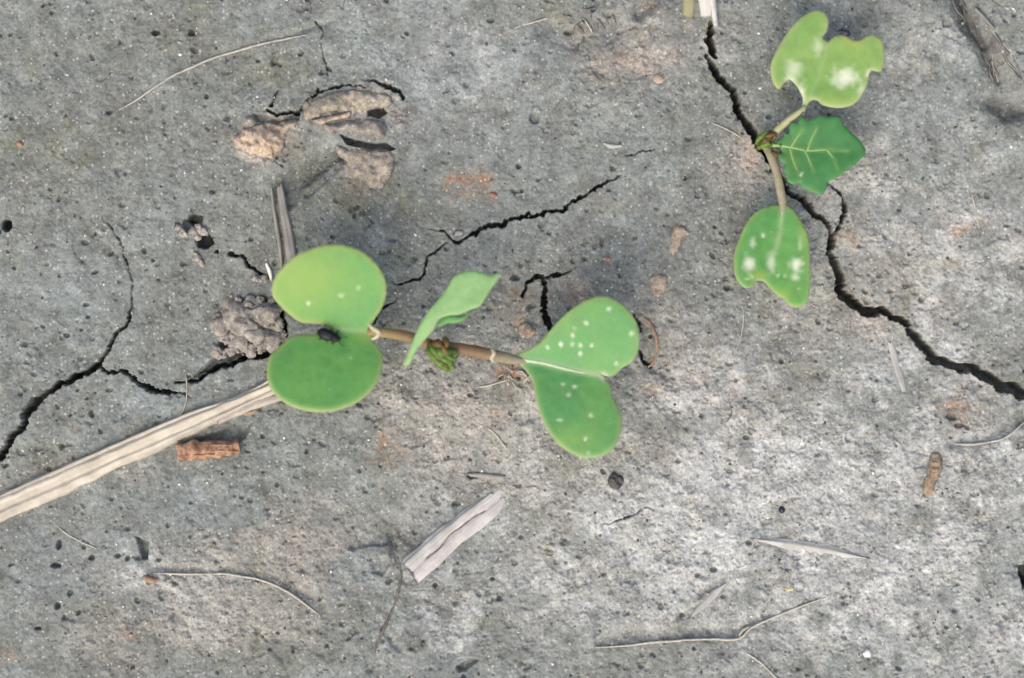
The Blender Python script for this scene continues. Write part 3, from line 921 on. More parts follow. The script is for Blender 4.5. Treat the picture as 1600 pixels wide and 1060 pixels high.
def ico(sub=1):
    t = (1 + 5 ** .5) / 2
    v = [(-1, t, 0), (1, t, 0), (-1, -t, 0), (1, -t, 0), (0, -1, t), (0, 1, t), (0, -1, -t), (0, 1, -t), (t, 0, -1), (t, 0, 1), (-t, 0, -1), (-t, 0, 1)]
    f = [(0, 11, 5), (0, 5, 1), (0, 1, 7), (0, 7, 10), (0, 10, 11), (1, 5, 9), (5, 11, 4), (11, 10, 2), (10, 7, 6), (7, 1, 8), (3, 9, 4), (3, 4, 2), (3, 2, 6), (3, 6, 8), (3, 8, 9), (4, 9, 5), (2, 4, 11), (6, 2, 10), (8, 6, 7), (9, 8, 1)]
    v = [np.array(q) / np.linalg.norm(q) for q in v]
    for _ in range(sub):
        cache = {}; nf = []
        def mid(a, b):
            key = (min(a, b), max(a, b))
            if key not in cache:
                m_ = v[a] + v[b]; v.append(m_ / np.linalg.norm(m_)); cache[key] = len(v) - 1
            return cache[key]
        for a, b, c in f:
            x, y, z = mid(a, b), mid(b, c), mid(c, a)
            nf += [(a, x, z), (b, y, x), (c, z, y), (x, y, z)]
        f = nf
    return np.array(v), f

# ----------------------------------------------------------------- leaves
def to_photo(pts, org, k):
    return [(org[0] + x / k, org[1] + y / k) for x, y in pts]

def leaf(name, outline, zfun, mat, parent, step=3.6, thick=4.5, smooth_outline=True, spots=(), veins=(), yellow=(), rim_w=4.6, rim_s=0.9, seed=0):
    o = resample(outline, step * 0.7, True, smooth_outline)
    v, f = fill(o, step, seed)
    bez = border_edges(f)
    rim = np.array(sorted({a for e in bez for a in e}))
    d = polydist(o, v[:, 0], v[:, 1], True)
    d[rim] = 0
    z = zfun(v[:, 0], v[:, 1]) + 0.9 * fbm(v[:, 0], v[:, 1], 30, 2, seed % 6)
    th = thick * np.sqrt(np.clip(d / 7.0, 0.02, 1))
    sp = np.zeros(len(v)); ve = np.zeros(len(v)); ye = np.zeros(len(v))
    for s in spots:
        cx, cy, rx, ry = s[:4]; st = s[4] if len(s) > 4 else 1.0
        nz = 1 + 0.35 * vnoise(v[:, 0], v[:, 1], 6, 3)
        q = np.sqrt(((v[:, 0] - cx) / rx) ** 2 + ((v[:, 1] - cy) / ry) ** 2) * nz
        sp = np.maximum(sp, st * (1 - (sstep(0.15, 1.7, q) if max(rx, ry) > 5.5 else sstep(0.5, 1.25, q))))
    for vn in veins:
        dd = polydist(vn[0], v[:, 0], v[:, 1])
        ve = np.maximum(ve, vn[2] * np.exp(-(dd / vn[1]) ** 2))
    for s in yellow:
        q = np.sqrt(((v[:, 0] - s[0]) / s[2]) ** 2 + ((v[:, 1] - s[1]) / s[3]) ** 2)
        ye = np.maximum(ye, s[4] * np.exp(-q * q))
    ri = rim_s * np.exp(-(d / rim_w) ** 1.5)
    topz = z + th * 0.5 - 1.2 * sp; botz = z - th * 0.5
    n = len(v)
    V = np.vstack([np.column_stack([v, topz]), np.column_stack([v, botz])])
    t = f[0]
    area = (v[t[1]][0] - v[t[0]][0]) * (v[t[2]][1] - v[t[0]][1]) - (v[t[1]][1] - v[t[0]][1]) * (v[t[2]][0] - v[t[0]][0])
    F = []
    up = area < 0                                   # photo y runs down
    for a in f:
        F.append(a if up else a[::-1])
        F.append(tuple(i + n for i in (a[::-1] if up else a)))
    for a, b in bez:
        q = (b, a, a + n, b + n)
        F.append(q if up else q[::-1])
    at = {k: np.concatenate([x, x]) for k, x in (('spot', sp), ('vein', ve), ('yellow', ye), ('rim', ri))}
    # the spots are surface damage of the upper side only
    at['spot'][n:] *= 0.5
    return mesh_obj(name, P_arr(V[:, :2], V[:, 2]), F, mat, parent, attrs=at)

def folded(a, b, z0, su, fold, curve, soft=10.0, fold2=None, curve2=None, curl=0.0):
    """height of a leaf folded along its midrib a-b; fold is for the left-hand side, fold2 for the other"""
    a = np.array(a, float); b = np.array(b, float)
    t = (b - a) / np.linalg.norm(b - a); nn = np.array([-t[1], t[0]])
    f2 = fold if fold2 is None else fold2; c2 = curve if curve2 is None else curve2
    def fn(x, y):
        u = (x - a[0]) * t[0] + (y - a[1]) * t[1]; w = (x - a[0]) * nn[0] + (y - a[1]) * nn[1]
        aw = np.sqrt(w * w + soft * soft) - soft
        ff = np.where(w > 0, f2, fold); cc = np.where(w > 0, c2, curve)
        return z0 + su * u + ff * aw - cc * aw * aw - curl * u * u
    return fn

def vein_tube(name, pts, zfun, r, mat, parent, lift=0.6):
    p = resample(pts, 5.0)
    z = zfun(p[:, 0], p[:, 1])
    q = np.column_stack([p, z + 2.2 + lift - np.max(np.atleast_1d(r)) * 0.5])
    return tube(name, q, r, mat, parent, sides=6, step=5.0)

# --- seedling with the two-lobed round cotyledons
base1 = (694, 552)
zb = gtop(*base1, 10)
sd1 = empty('seedling', P(base1[0], base1[1], zb))
tag(sd1, 'seedling with two large two-lobed cotyledons on brown stalks, a black beetle on one', 'seedling')
z1 = lambda pts: to_photo(pts, (400, 360), 3.533)
cotL = z1([(640, 535), (650, 500), (695, 430), (720, 345), (710, 262), (662, 182), (585, 117), (500, 86), (420, 80), (330, 95), (240, 130), (160, 190), (105, 260), (88, 320), (95, 370), (140, 425),
           (190, 470), (240, 505), (295, 514), (350, 517), (385, 530), (412, 548), (395, 562), (345, 572), (250, 575), (190, 590), (130, 640), (80, 690), (62, 745), (60, 805), (78, 870), (122, 925), (190, 970),
           (270, 996), (370, 1005), (460, 991), (560, 950), (640, 882), (685, 802), (700, 722), (690, 672), (662, 628), (640, 600)])
mrL = z1([(640, 562), (560, 556), (480, 552), (415, 550)])
fL = folded((581, 518), (515, 515.5), 108, 0.02, 0.34, 0.0011, 8, fold2=0.55, curve2=0.0014)
# the side of the fold nearer the photo's top edge is lifted more and so catches more light
cot = leaf('cotyledon', cotL, fL, M['cot_a'], sd1, spots=[(482, 474, 3, 3.4, .6), (532, 462, 5, 3, .35), (560, 450, 3, 4, .4), (548, 560, 3, 3, .35)],
           veins=[(mrL, 3.5, .5)], yellow=[(465, 432, 78, 60, .55), (575, 526, 24, 12, .5), (440, 490, 30, 14, .3)], seed=1)
cot['label'] = 'round two-lobed cotyledon split by a notch'
vein_tube('midrib', mrL, fL, [3.0, 2.0, 1.2], M['vein'], cot, -0.6)
z2 = lambda pts: to_photo(pts, (740, 400), 3.118)
cotR = z2([(195, 492), (235, 470), (280, 450), (332, 413), (380, 355), (440, 290), (520, 230), (590, 201), (650, 198), (710, 225), (760, 270), (795, 330), (808, 400), (800, 470), (770, 520), (722, 548), (690, 580),
           (655, 588), (622, 578), (645, 602), (665, 625), (671, 662), (690, 710), (718, 770), (721, 830), (705, 900), (670, 950), (610, 980), (540, 985), (470, 960), (400, 905), (355, 840), (320, 760), (300, 682),
           (288, 620), (262, 570), (222, 525)])
mrR = z2([(190, 500), (330, 520), (450, 550), (540, 570), (620, 582)])
fR = folded((803, 561), (938, 588), 96, 0.05, 0.42, 0.0014, 8, fold2=0.30, curve2=0.0012)
spR = z2([(490, 355), (482, 385), (550, 330), (424, 433), (478, 432), (520, 438), (518, 475), (575, 437), (695, 525), (772, 380), (432, 627), (495, 638), (463, 680), (570, 778), (415, 803), (545, 897), (560, 962), (660, 262), (362, 448)])
cot = leaf('cotyledon', cotR, fR, M['cot_b'], sd1, spots=[(x, y, 2.6 + 1.7 * ((i * 37) % 5) / 4, 2.6 + 1.7 * ((i * 53) % 7) / 6, .5 + .4 * ((i * 29) % 4) / 3) for i, (x, y) in enumerate(spR)] + [(942, 590, 6, 5, .7)],
           veins=[(mrR, 4.5, .75)], yellow=[(880, 490, 40, 40, .2), (895, 690, 40, 20, .25)], seed=2)
cot['label'] = 'heart-shaped cotyledon with pale specks'
vein_tube('midrib', mrR, fR, [4.2, 3.0, 1.6], M['vein_pale'], cot)
# stalks
tube('stem', [(base1[0], base1[1] + 4, zb - 14), (base1[0] + 1, base1[1] + 2, zb + 30), (690, 546, 84), (688, 543, 99)], [9, 8, 8], M['petiole'], sd1, 10)
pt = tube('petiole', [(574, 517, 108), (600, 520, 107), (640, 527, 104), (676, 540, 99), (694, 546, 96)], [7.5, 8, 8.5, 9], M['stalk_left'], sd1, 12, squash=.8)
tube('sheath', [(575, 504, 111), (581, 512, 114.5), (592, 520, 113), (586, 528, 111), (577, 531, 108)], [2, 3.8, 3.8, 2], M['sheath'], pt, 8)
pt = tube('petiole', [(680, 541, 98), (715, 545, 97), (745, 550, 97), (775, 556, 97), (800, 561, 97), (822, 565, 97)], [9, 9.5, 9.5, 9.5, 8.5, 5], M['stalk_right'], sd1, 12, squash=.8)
tube('sheath', [(768, 545, 102), (772, 552, 106), (768, 560, 104), (772, 565, 100)], [2, 3.6, 3.2, 2], M['sheath'], pt, 8)
# young leaf, standing and half folded
yl = z1([(1352, 240), (1290, 243), (1235, 230), (1180, 224), (1120, 238), (1085, 265), (1060, 310), (1010, 380), (950, 450), (900, 530), (870, 600), (838, 680), (812, 745), (850, 738), (882, 670), (940, 598),
         (985, 545), (1010, 495), (1062, 472), (1120, 466), (1182, 440), (1240, 415), (1282, 350), (1322, 290)])
fY = folded((632, 572), (765, 432), 112, 0.20, 0.10, 0.0008, 6, fold2=0.22, curve2=0.002, curl=0.0006)
lf = leaf('leaf', yl, fY, M['young'], sd1, step=4.0, thick=4.0, veins=[([(638, 566), (690, 486), (740, 445)], 3, .25)], rim_s=.35, seed=3)
lf['label'] = 'pale green young leaf folded along its length'
bk = z1([(1000, 525), (1035, 478), (1090, 470), (1130, 478), (1178, 455), (1150, 495), (1110, 512), (1060, 515), (1020, 530)])
leaf('lobe', bk, lambda x, y: 116 + 0.10 * (x - 690) + 0 * y, M['cot_b'], lf, step=3.5, thick=3.5, rim_s=.2, seed=4)
# bud of unfolding leaflets
bud = empty('bud', P(690, 552, 100)); put_under(bud, sd1)
bud.parent = sd1
def leaflet(name, pts, rad, mat, parent, sq=.55):
    return tube(name, pts, rad, mat, parent, 8, 2.5, sq)
budp = leaflet('bud', [(668, 538, 104), (680, 540, 112), (694, 546, 112), (702, 552, 105)], [4, 9, 9, 4], M['bud_brown'], sd1, .8)
bpy.data.objects.remove(bud)
budp.name = 'bud'
for pts, rad, mt in (([(668, 544, 108), (676, 556, 114), (692, 572, 112), (704, 579, 106)], [4, 7, 7, 3], 'bud_green'),
                     ([(672, 541, 112), (686, 551, 119), (702, 552, 116), (714, 549, 110)], [4, 7, 8, 4], 'bud_green'),
                     ([(676, 546, 114), (690, 559, 118), (702, 566, 114), (708, 577, 110)], [3, 6, 6, 5], 'bud_green'),
                     ([(676, 534, 112), (684, 537, 118), (692, 546, 120)], [3, 6, 3], 'bud_brown'),
                     ([(694, 527, 112), (697, 535, 118), (694, 546, 118)], [3, 6, 4], 'bud_brown'),
                     ([(670, 540, 112), (680, 548, 119), (694, 556, 120)], [2.5, 3.5, 2], 'bud_brown'),
                     ([(674, 550, 114), (686, 563, 119), (700, 572, 116)], [2, 2.5, 2], 'bud_brown'),
                     ([(672, 536, 112), (676, 545, 120), (684, 556, 120), (690, 568, 114)], [2, 4, 4, 2], 'bud_green'),
                     ([(684, 530, 112), (690, 540, 121), (698, 552, 120), (708, 558, 114)], [2, 4, 4, 2], 'bud_brown'),
                     ([(690, 548, 118), (700, 557, 120), (710, 561, 114), (716, 556, 110)], [2, 3.5, 3.5, 2], 'bud_green')):
    leaflet('leaflet', pts, rad, M[mt], budp)

# --- seedling with nibbled leaves over the crack
base2 = (1200, 232)
zb2 = gtop(1190, 225, 14)
sd2 = empty('seedling', P(base2[0], base2[1], zb2))
tag(sd2, 'seedling with nibbled cotyledons and one dark serrated leaf, rooted at the long crack', 'seedling')
z3 = lambda pts: to_photo(pts, (1120, 0), 3.313)
cT = z3([(438, 572), (445, 520), (432, 480), (408, 440), (385, 418), (372, 414), (350, 430), (322, 462), (297, 440), (282, 400), (278, 340), (300, 280), (340, 208), (380, 150), (430, 96), (490, 60), (532, 54), (565, 74),
         (579, 110), (571, 160), (548, 196), (574, 216), (592, 202), (622, 184), (662, 184), (700, 205), (740, 210), (780, 186), (820, 184), (855, 214), (867, 270), (866, 332), (846, 372), (802, 366), (786, 390), (781, 430),
         (757, 480), (742, 510), (700, 545), (640, 560), (580, 555), (540, 540), (520, 522), (490, 521), (468, 545), (455, 580)])
mT = z3([(445, 575), (488, 495), (530, 380), (562, 290), (574, 225)])
fT = folded((1254, 173), (1293, 68), 66, 0.10, 0.20, 0.0010, 8, fold2=0.34, curve2=0.0024)
cot = leaf('cotyledon', cT, fT, M['cot_c'], sd2, spots=[(1321, 122, 17, 12, .95), (1311, 128, 10, 8, .6), (1240, 110, 12, 14, .6), (1236, 122, 8, 8, .5), (1278, 72, 6, 12, .45), (1253, 150, 5, 16, .6), (1358, 118, 6, 8, .6), (1346, 142, 6, 9, .4)],
           veins=[(mT, 2.0, .22)], yellow=[(1332, 64, 16, 9, .9), (1338, 78, 14, 14, .35), (1218, 134, 12, 8, .5), (1300, 160, 22, 8, .5), (1255, 165, 12, 12, .5)], rim_s=.6, seed=5)
cot['label'] = 'nibbled cotyledon with a bleached patch and two bites'
z4 = lambda pts: to_photo(pts, (1100, 160), 3.117)
cB = z4([(372, 500), (300, 509), (240, 545), (200, 600), (165, 680), (146, 745), (148, 830), (165, 872), (200, 905), (240, 897), (252, 872), (286, 872), (320, 905), (350, 935), (390, 962), (412, 986), (450, 1000), (490, 985),
         (512, 940), (519, 860), (516, 780), (512, 680), (490, 610), (455, 550), (412, 506)])
mB = z4([(385, 500), (378, 560), (372, 620), (355, 700), (325, 790)])
fB = folded((1222, 321), (1203, 420), 50, 0.02, 0.24, 0.0012, 8, fold2=0.24, curve2=0.0014)
cot = leaf('cotyledon', cB, fB, M['cot_a'], sd2, spots=[(1170, 412, 8, 11, .9), (1244, 413, 8, 10, .95), (1243, 434, 6, 6, .7), (1176, 381, 4, 8, .6), (1192, 369, 3.5, 4, .7), (1204, 410, 6, 14, .55), (1166, 436, 4, 3, .5), (1176, 434, 3, 3, .5),
           (1216, 431, 3, 3, .4), (1226, 432, 3, 3, .4), (1250, 384, 3, 10, .35), (1248, 452, 3, 3, .4)],
           veins=[(mB, 4, .5)], yellow=[(1185, 430, 14, 8, .6), (1226, 460, 12, 8, .6), (1256, 370, 6, 24, .35)], rim_s=.6, seed=6)
cot['label'] = 'cotyledon with white holes and a bitten tip'
vein_tube('midrib', mB, fB, [3.2, 2.4, 1.2], M['vein'], cot, -0.4)
tl = z3([(296, 752), (318, 728), (345, 712), (350, 686), (376, 696), (374, 660), (384, 634), (402, 632), (420, 640), (428, 612), (442, 598), (470, 628), (500, 610), (540, 598), (566, 606), (600, 603), (640, 604), (650, 640), (668, 660), (700, 690), (742, 728),
         (772, 775), (768, 802), (740, 830), (704, 864), (682, 872), (660, 892), (622, 920), (576, 940), (566, 985), (542, 1011), (500, 1000), (470, 983), (440, 977), (430, 948), (396, 958), (366, 945), (360, 905), (342, 880), (352, 850), (324, 832),
         (318, 800), (346, 792), (330, 772)])
mS = z3([(290, 752), (340, 756), (400, 766), (470, 780), (575, 776), (680, 784)])
vS = [z3(q) for q in ([(385, 762), (410, 720), (445, 672)], [(455, 778), (478, 830), (502, 892)], [(378, 766), (395, 830), (425, 905)], [(470, 778), (490, 720), (520, 660)], [(570, 776), (610, 830), (625, 880)])]
fS = folded((1208, 227), (1345, 238), 62, 0.10, 0.16, 0.0008, 6, fold2=0.10, curve2=0.0016, curl=0.0006)
lf = leaf('leaf', tl, fS, M['true'], sd2, step=4.0, thick=4.0, smooth_outline=False, spots=[(1252, 274, 2.5, 4, .6)], veins=[(mS, 2.6, .6)] + [(q, 2.4, .45) for q in vS], yellow=[(1232, 245, 26, 26, .45)], rim_s=.45, rim_w=3, seed=7)
lf['label'] = 'dark green serrated true leaf with pale veins'
vein_tube('vein', mS, fS, [2.8, 2.2, 1.6, .9], M['vein'], lf, -0.2)
for q in vS:
    vein_tube('vein', q, fS, [1.6, 1.2, .7], M['vein'], lf, -0.2)
tube('petiole', [(1196, 226, 40), (1212, 206, 52), (1232, 188, 62), (1250, 174, 68), (1258, 166, 68)], [7, 6.5, 6, 5.5, 3], M['petiole_green'], sd2, 10, squash=.8)
tube('petiole', [(1196, 228, 38), (1205, 244, 44), (1213, 268, 48), (1219, 296, 50), (1223, 320, 50), (1222, 336, 50)], [6.5, 7.5, 7, 7, 7, 4], M['petiole_grey'], sd2, 10, squash=.8)
tube('petiole', [(1198, 226, 44), (1208, 227, 56), (1222, 228, 64)], [4.5, 4.5, 3.5], M['bud_green'], sd2, 10)
tube('stem', [(1198, 232, zb2 - 30), (1198, 230, zb2 + 10), (1197, 227, 44)], [7.5, 7.5, 7], M['petiole_grey'], sd2, 10)
budp = leaflet('bud', [(1184, 232, 40), (1192, 224, 50), (1202, 216, 54), (1208, 214, 50)], [4, 7.5, 7, 3], M['bud_brown'], sd2, .8)
for pts, rad, mt in (([(1181, 226, 44), (1188, 216, 52), (1200, 208, 54), (1206, 206, 52)], [2.5, 5, 5, 2.5], 'bud_green'),
                     ([(1183, 233, 46), (1192, 228, 55), (1203, 224, 57)], [2.5, 4.5, 3], 'bud_green'),
                     ([(1196, 214, 56), (1206, 210, 60), (1214, 212, 58)], [2.5, 5, 2.5], 'bud_brown'),
                     ([(1206, 236, 52), (1214, 242, 56), (1220, 238, 58)], [2.5, 4.5, 2.5], 'bud_brown')):
    leaflet('leaflet', pts, rad, M[mt], budp)

# --- beetles
def beetle(cx, cy, z, rot, L, label, mat):
    root = empty('beetle', P(cx, cy, z)); tag(root, label, 'beetle')
    v0, f0 = ico(2)
    c_, s_ = math.cos(math.radians(rot)), math.sin(math.radians(rot))
    def body(name, ox, rx, ry, rz, oz, parent, cutside=0):
        v = v0 * np.array([rx, ry, rz])
        if cutside:
            v[:, 1] = np.where(v[:, 1] * cutside < 0, 0.0, v[:, 1])
        x = v[:, 0] + ox; y = v[:, 1]
        pts = np.column_stack([cx + x * c_ - y * s_, cy + x * s_ + y * c_])
        return mesh_obj(name, P_arr(pts, z + oz + v[:, 2]), f0, mat, parent)
    ab = body('abdomen', -L * .08, L * .34, L * .21, L * .13, L * .16, root)
    body('wing_case', -L * .08, L * .36, L * .23, L * .17, L * .18, root, 1)
    body('wing_case', -L * .08, L * .36, L * .23, L * .17, L * .18, root, -1)
    body('thorax', L * .26, L * .13, L * .18, L * .13, L * .17, root)
    hd = body('head', L * .39, L * .09, L * .11, L * .09, L * .15, root)
    def limb(name, pts, r, parent):
        q = [(cx + a * L * c_ - b * L * s_, cy + a * L * s_ + b * L * c_, z + h * L) for a, b, h in pts]
        tube(name, q, r, mat, parent, 5, 2.0)
    for s in (-1, 1):
        limb('antenna', [(.44, .05 * s, .17), (.55, .14 * s, .20), (.70, .18 * s, .16)], [L * .018, L * .014], hd)
        for ax, sw in ((.22, .10), (.05, -.02), (-.14, -.16)):
            limb('leg', [(ax, .14 * s, .10), (ax + sw * .5, .24 * s, .12), (ax + sw, .29 * s, .0)], [L * .028, L * .022, L * .014], root)
    return root
beetle(513, 524, float(fL(np.array([513.]), np.array([526.]))[0]) + 2, 22, 42, 'small black beetle sitting at the notch of the round cotyledon', M['beetle'])
beetle(1320, 51, float(fT(np.array([1322.]), np.array([60.]))[0]) - 9, 200, 22, 'tiny blue-black beetle at the chewed edge of the nibbled cotyledon', M['beetle_blue'])

# ----------------------------------------------------------------- straw and stalks
st = empty('straw_stalk', P(210, 705, gtop(210, 705)))
tag(st, 'long pale straw stalk running from beneath the round cotyledon', 'straw')
strip('stalk', [(-60, 822), (0, 794), (100, 750), (200, 706), (300, 662), (390, 622), (445, 598)], [44, 44, 42, 36, 38, 30, 22], 13, M['straw'], st, sink=.15, seed=1, nacross=25, grooves=.2)
strip('sheath', [(-60, 808), (20, 768), (110, 728), (210, 684), (300, 646), (372, 622), (420, 596)], [7, 8, 8, 7, 5], 8, M['straw'], st, sink=-.3, seed=2, nacross=9)
strip('sheath', [(340, 660), (380, 640), (420, 626), (470, 612)], [10, 15, 14, 8], 9, M['straw'], st, sink=0.0, seed=4, nacross=9)
st = empty('straw_piece', P(705, 838, gtop(705, 838)))
tag(st, 'flat grey straw piece with a lengthwise crack pressed into the soil', 'straw')
strip('stalk', [(642, 894), (680, 860), (720, 826), (760, 796), (792, 770)], [46, 44, 42, 40, 34], 9, M['straw_grey'], st, sink=.2, ragged=6, grooves=.10, seed=5, split=-0.02, nacross=37, dip=9)
strip('sheath', [(634, 884), (690, 836), (740, 795), (770, 770)], [13, 14, 12, 7], 9, M['straw_pale'], st, sink=-.15, ragged=4, grooves=.1, seed=6, nacross=9, dip=8)
st = empty('straw_bundle', P(1095, 0, gtop(1095, 0)))
tag(st, 'cut end of olive and bleached straw at the top of the long crack', 'straw')
strip('stalk', [(1078, -70), (1077, -20), (1074, 28)], [20, 19, 19], 10, M['straw_olive'], st, sink=0.1, ragged=3, seed=7, nacross=11)
strip('stalk', [(1090, -70), (1098, -20), (1104, 26)], [22, 22, 20], 12, M['straw_white'], st, sink=0, ragged=2, seed=8, nacross=11)
strip('stalk', [(1102, -70), (1111, -10), (1119, 42)], [10, 12, 9], 13, M['straw_white'], st, sink=-.2, ragged=3, seed=9, nacross=9)
st = empty('straw_strip', P(445, 345, gtop(445, 345)))
tag(st, 'two weathered straw strips sticking out above the round cotyledon', 'straw')
strip('stalk', [(436, 290), (443, 330), (452, 380), (462, 440)], [12, 15, 18, 16], 9, M['straw_dark'], st, sink=0, ragged=7, seed=10, nacross=11)
strip('stalk', [(424, 296), (430, 340), (438, 390), (440, 420)], [5, 6, 7, 5], 8, M['straw_dark'], st, sink=0, ragged=4, seed=11, nacross=7)
def one_strip(name, label, *a, **k):
    return tag(strip(name, *a, **k), label, 'straw')
one_strip('straw_strip', 'short bleached straw strip lying below the bend of the long crack', [(1390, 532), (1399, 565), (1408, 595), (1414, 616)], [9, 14, 13, 8], 5, M['straw_pale'], sink=.5, seed=12, nacross=9, ragged=6)
one_strip('straw_piece', 'pale straw half sunk in the light soil near the dark seed', [(1172, 842), (1215, 848), (1280, 858), (1352, 872)], [3, 20, 24, 3], 7, M['straw_pale'], sink=.80, follow=.3, seed=13, nacross=13, ragged=9)
one_strip('straw_piece', 'pale splinter half sunk in light soil above the branching root', [(1078, 966), (1100, 944), (1120, 925), (1136, 910)], [3, 16, 15, 3], 7, M['straw_pale'], sink=.65, follow=.3, seed=14, nacross=11, ragged=6)
one_strip('straw_piece', 'short grey splinter lying beyond the end of the cracked straw piece', [(732, 742), (750, 743), (788, 747)], [6, 11, 8], 6, M['straw_dark'], sink=.2, seed=15, nacross=9, ragged=4)
one_strip('straw_strip', 'thin pale straw sliver lying across the dark fibrous trench', [(1524, 14), (1538, 28), (1554, 46)], [5, 6, 4], 5, M['straw_dark'], sink=-1.2, seed=16, nacross=7, ragged=2)
one_strip('straw_strip', 'tiny pale straw tip beside the knobbly soil clump and round cotyledon', [(416, 412), (421, 424), (424, 438)], [5, 7, 4], 5, M['straw_white'], sink=-.2, seed=17, nacross=7, ragged=2)
one_strip('straw_piece', 'small whitish splinter between the nibbled seedling and the middle crack', [(943, 224), (956, 229), (970, 228)], [4, 9, 4], 5, M['straw_pale'], sink=.2, seed=18, nacross=7, ragged=2)

# ----------------------------------------------------------------- twig and chips
tw = empty('twig_fragment', P(328, 703, gz(328, 712)[0]))
tag(tw, 'reddish brown broken twig lying below the long straw stalk', 'twig')
zt = gtop(330, 722, 8) + 5
bark = tube('bark', [(279, 706, zt), (296, 704, zt + 1), (325, 703, zt + 1), (350, 701, zt), (374, 699, zt - 1)], [13, 14.5, 13, 13.5, 11], M['twig'], tw, 14, 3.0, .8)
mesh = bark.data
cow = np.empty(len(mesh.vertices) * 3); mesh.vertices.foreach_get('co', cow); cow = cow.reshape(-1, 3)
cow += (S * 4.2) * np.column_stack([fbm(cow[:, 0] / S, cow[:, 1] / S + cow[:, 2] / S, 9, 3, k) for k in (1, 3, 5)])
mesh.vertices.foreach_set('co', cow.ravel()); mesh.update()
lump('core', ell(284, 706, 7, 11, 0, 10, .12, 3), 4, M['twig_end'], tw, 3, base=zt + 4, rough=.8, rl=8)
for (x0, x1, yy) in ((300, 345, 712), (310, 368, 697), (330, 372, 706)):
    tube('bark_ridge', [(x0, yy, zt + 8), ((x0 + x1) / 2, yy - 1, zt + 10), (x1, yy - 1, zt + 6)], [1.0, 2.4, 2.0, .8], M['twig'], bark, 6)

def chip(name, label, cat, outline, h, mat, **k):
    k.setdefault('grow', .3)
    return tag(lump(name, outline, h, M[mat], **k), label, cat)
chip('bark_chip', 'dark brown bark chip beside the straw stalk near the round cotyledon', 'chip', [(374, 648), (380, 640), (396, 638), (410, 636), (400, 644), (386, 651)], 4, 'brown_chip', step=3, round_px=5, rough=1.2, rl=7, seed=1)
chip('wood_chip', 'square tan brown chip standing in pale soil right of the heart-shaped cotyledon', 'chip', [(1017, 431), (1040, 429), (1043, 450), (1036, 462), (1020, 464), (1016, 448)], 5, 'chip_soil', step=3.5, round_px=6, rough=1.2, rl=9, seed=2)
chip('wood_chip', 'tan wedge-shaped chip between the middle crack and the square chip', 'chip', [(1048, 352), (1062, 350), (1082, 364), (1068, 374), (1058, 394), (1048, 402), (1046, 376)], 3, 'chip_soil', step=3.5, round_px=7, rough=1.2, rl=9, seed=3)
ch = chip('bark_chip', 'oblong brown bark chip sunk in the pale soil below the long crack', 'chip', [(1452, 714), (1466, 708), (1476, 722), (1472, 742), (1464, 752), (1460, 772), (1444, 776), (1438, 764), (1446, 744)], 4, 'bark_soil', step=3.5, round_px=6, rough=2.0, rl=10, seed=4)
lump('flake', [(1452, 722), (1464, 716), (1474, 724), (1470, 742), (1456, 748), (1452, 736)], 4, M['bark_soil'], ch, 2.4, grow=.3, rough=3, rl=7, seed=8, round_px=5, base=gtop(1460, 735, 10) + 3)
chip('pebble', 'black angular pebble lying below the heart-shaped cotyledon', 'pebble', [(949, 746), (960, 738), (965, 743), (972, 742), (976, 754), (966, 764), (952, 760)], 5, 'dark_grain', step=2, round_px=9, rough=5.0, rl=8, grow=.3, seed=5)
chip('seed', 'tiny round black seed on the pale soil below the square chip', 'seed', ell(1222, 797, 6, 6, 0, 9, .05, 4), 7, 'beetle_blue', step=2.5, round_px=6, rough=.4, rl=6, seed=6)
chip('pebble', 'small brick-red grain beside the rust-stained spot', 'pebble', ell(770, 305, 9, 6, 10, 8, .12, 5), 4, 'red_chip', step=2.5, round_px=5, rough=.8, rl=6, seed=7)
chip('pebble', 'small brick-red grain above the heart-shaped cotyledon', 'pebble', ell(950, 405, 7, 5.5, 0, 8, .12, 6), 4, 'red_chip', step=2.5, round_px=5, rough=.8, rl=6, seed=8)
chip('pebble', 'dull red grain on the dark olive soil near the thin root', 'pebble', ell(31, 225, 7, 5, 20, 8, .12, 7), 4, 'red_chip', step=2.5, round_px=5, rough=.8, rl=6, seed=9)
chip('pebble', 'smooth tan rounded pebble left of the upper crack', 'pebble', ell(1028, 123, 11, 9, 20, 9, .08, 8), 5, 'tan_chip', step=3, round_px=9, rough=.8, rl=9, seed=10)
chip('pebble', 'rusty crumb left of the heart-shaped cotyledon', 'pebble', ell(823, 516, 14, 13, 0, 9, .15, 9), 6, 'clod_orange', step=3, round_px=10, rough=2, rl=8, seed=11)
chip('pebble', 'grey oval pebble set beside the middle crack', 'pebble', ell(717, 365, 9, 6, -10, 9, .08, 10), 4, 'crumb', step=2.5, round_px=6, rough=.8, rl=8, seed=12)
chip('wood_chip', 'rusty brown chip beside the curved root at the lower left', 'chip', [(222, 900), (236, 898), (250, 904), (246, 912), (230, 912)], 4, 'brown_chip', step=3, round_px=5, rough=1.2, rl=7, seed=13)
chip('pebble', 'pale round pebble below the branching root', 'pebble', ell(1355, 1022, 7, 8, 0, 8, .12, 11), 5, 'sand', step=2.5, round_px=6, rough=.8, rl=6, seed=14)
chip('pebble', 'yellowish crumb above the branching root', 'pebble', ell(1232, 920, 9, 6, 0, 8, .15, 12), 3, 'yellow_crumb', step=2.5, round_px=6, rough=.8, rl=6, seed=15)

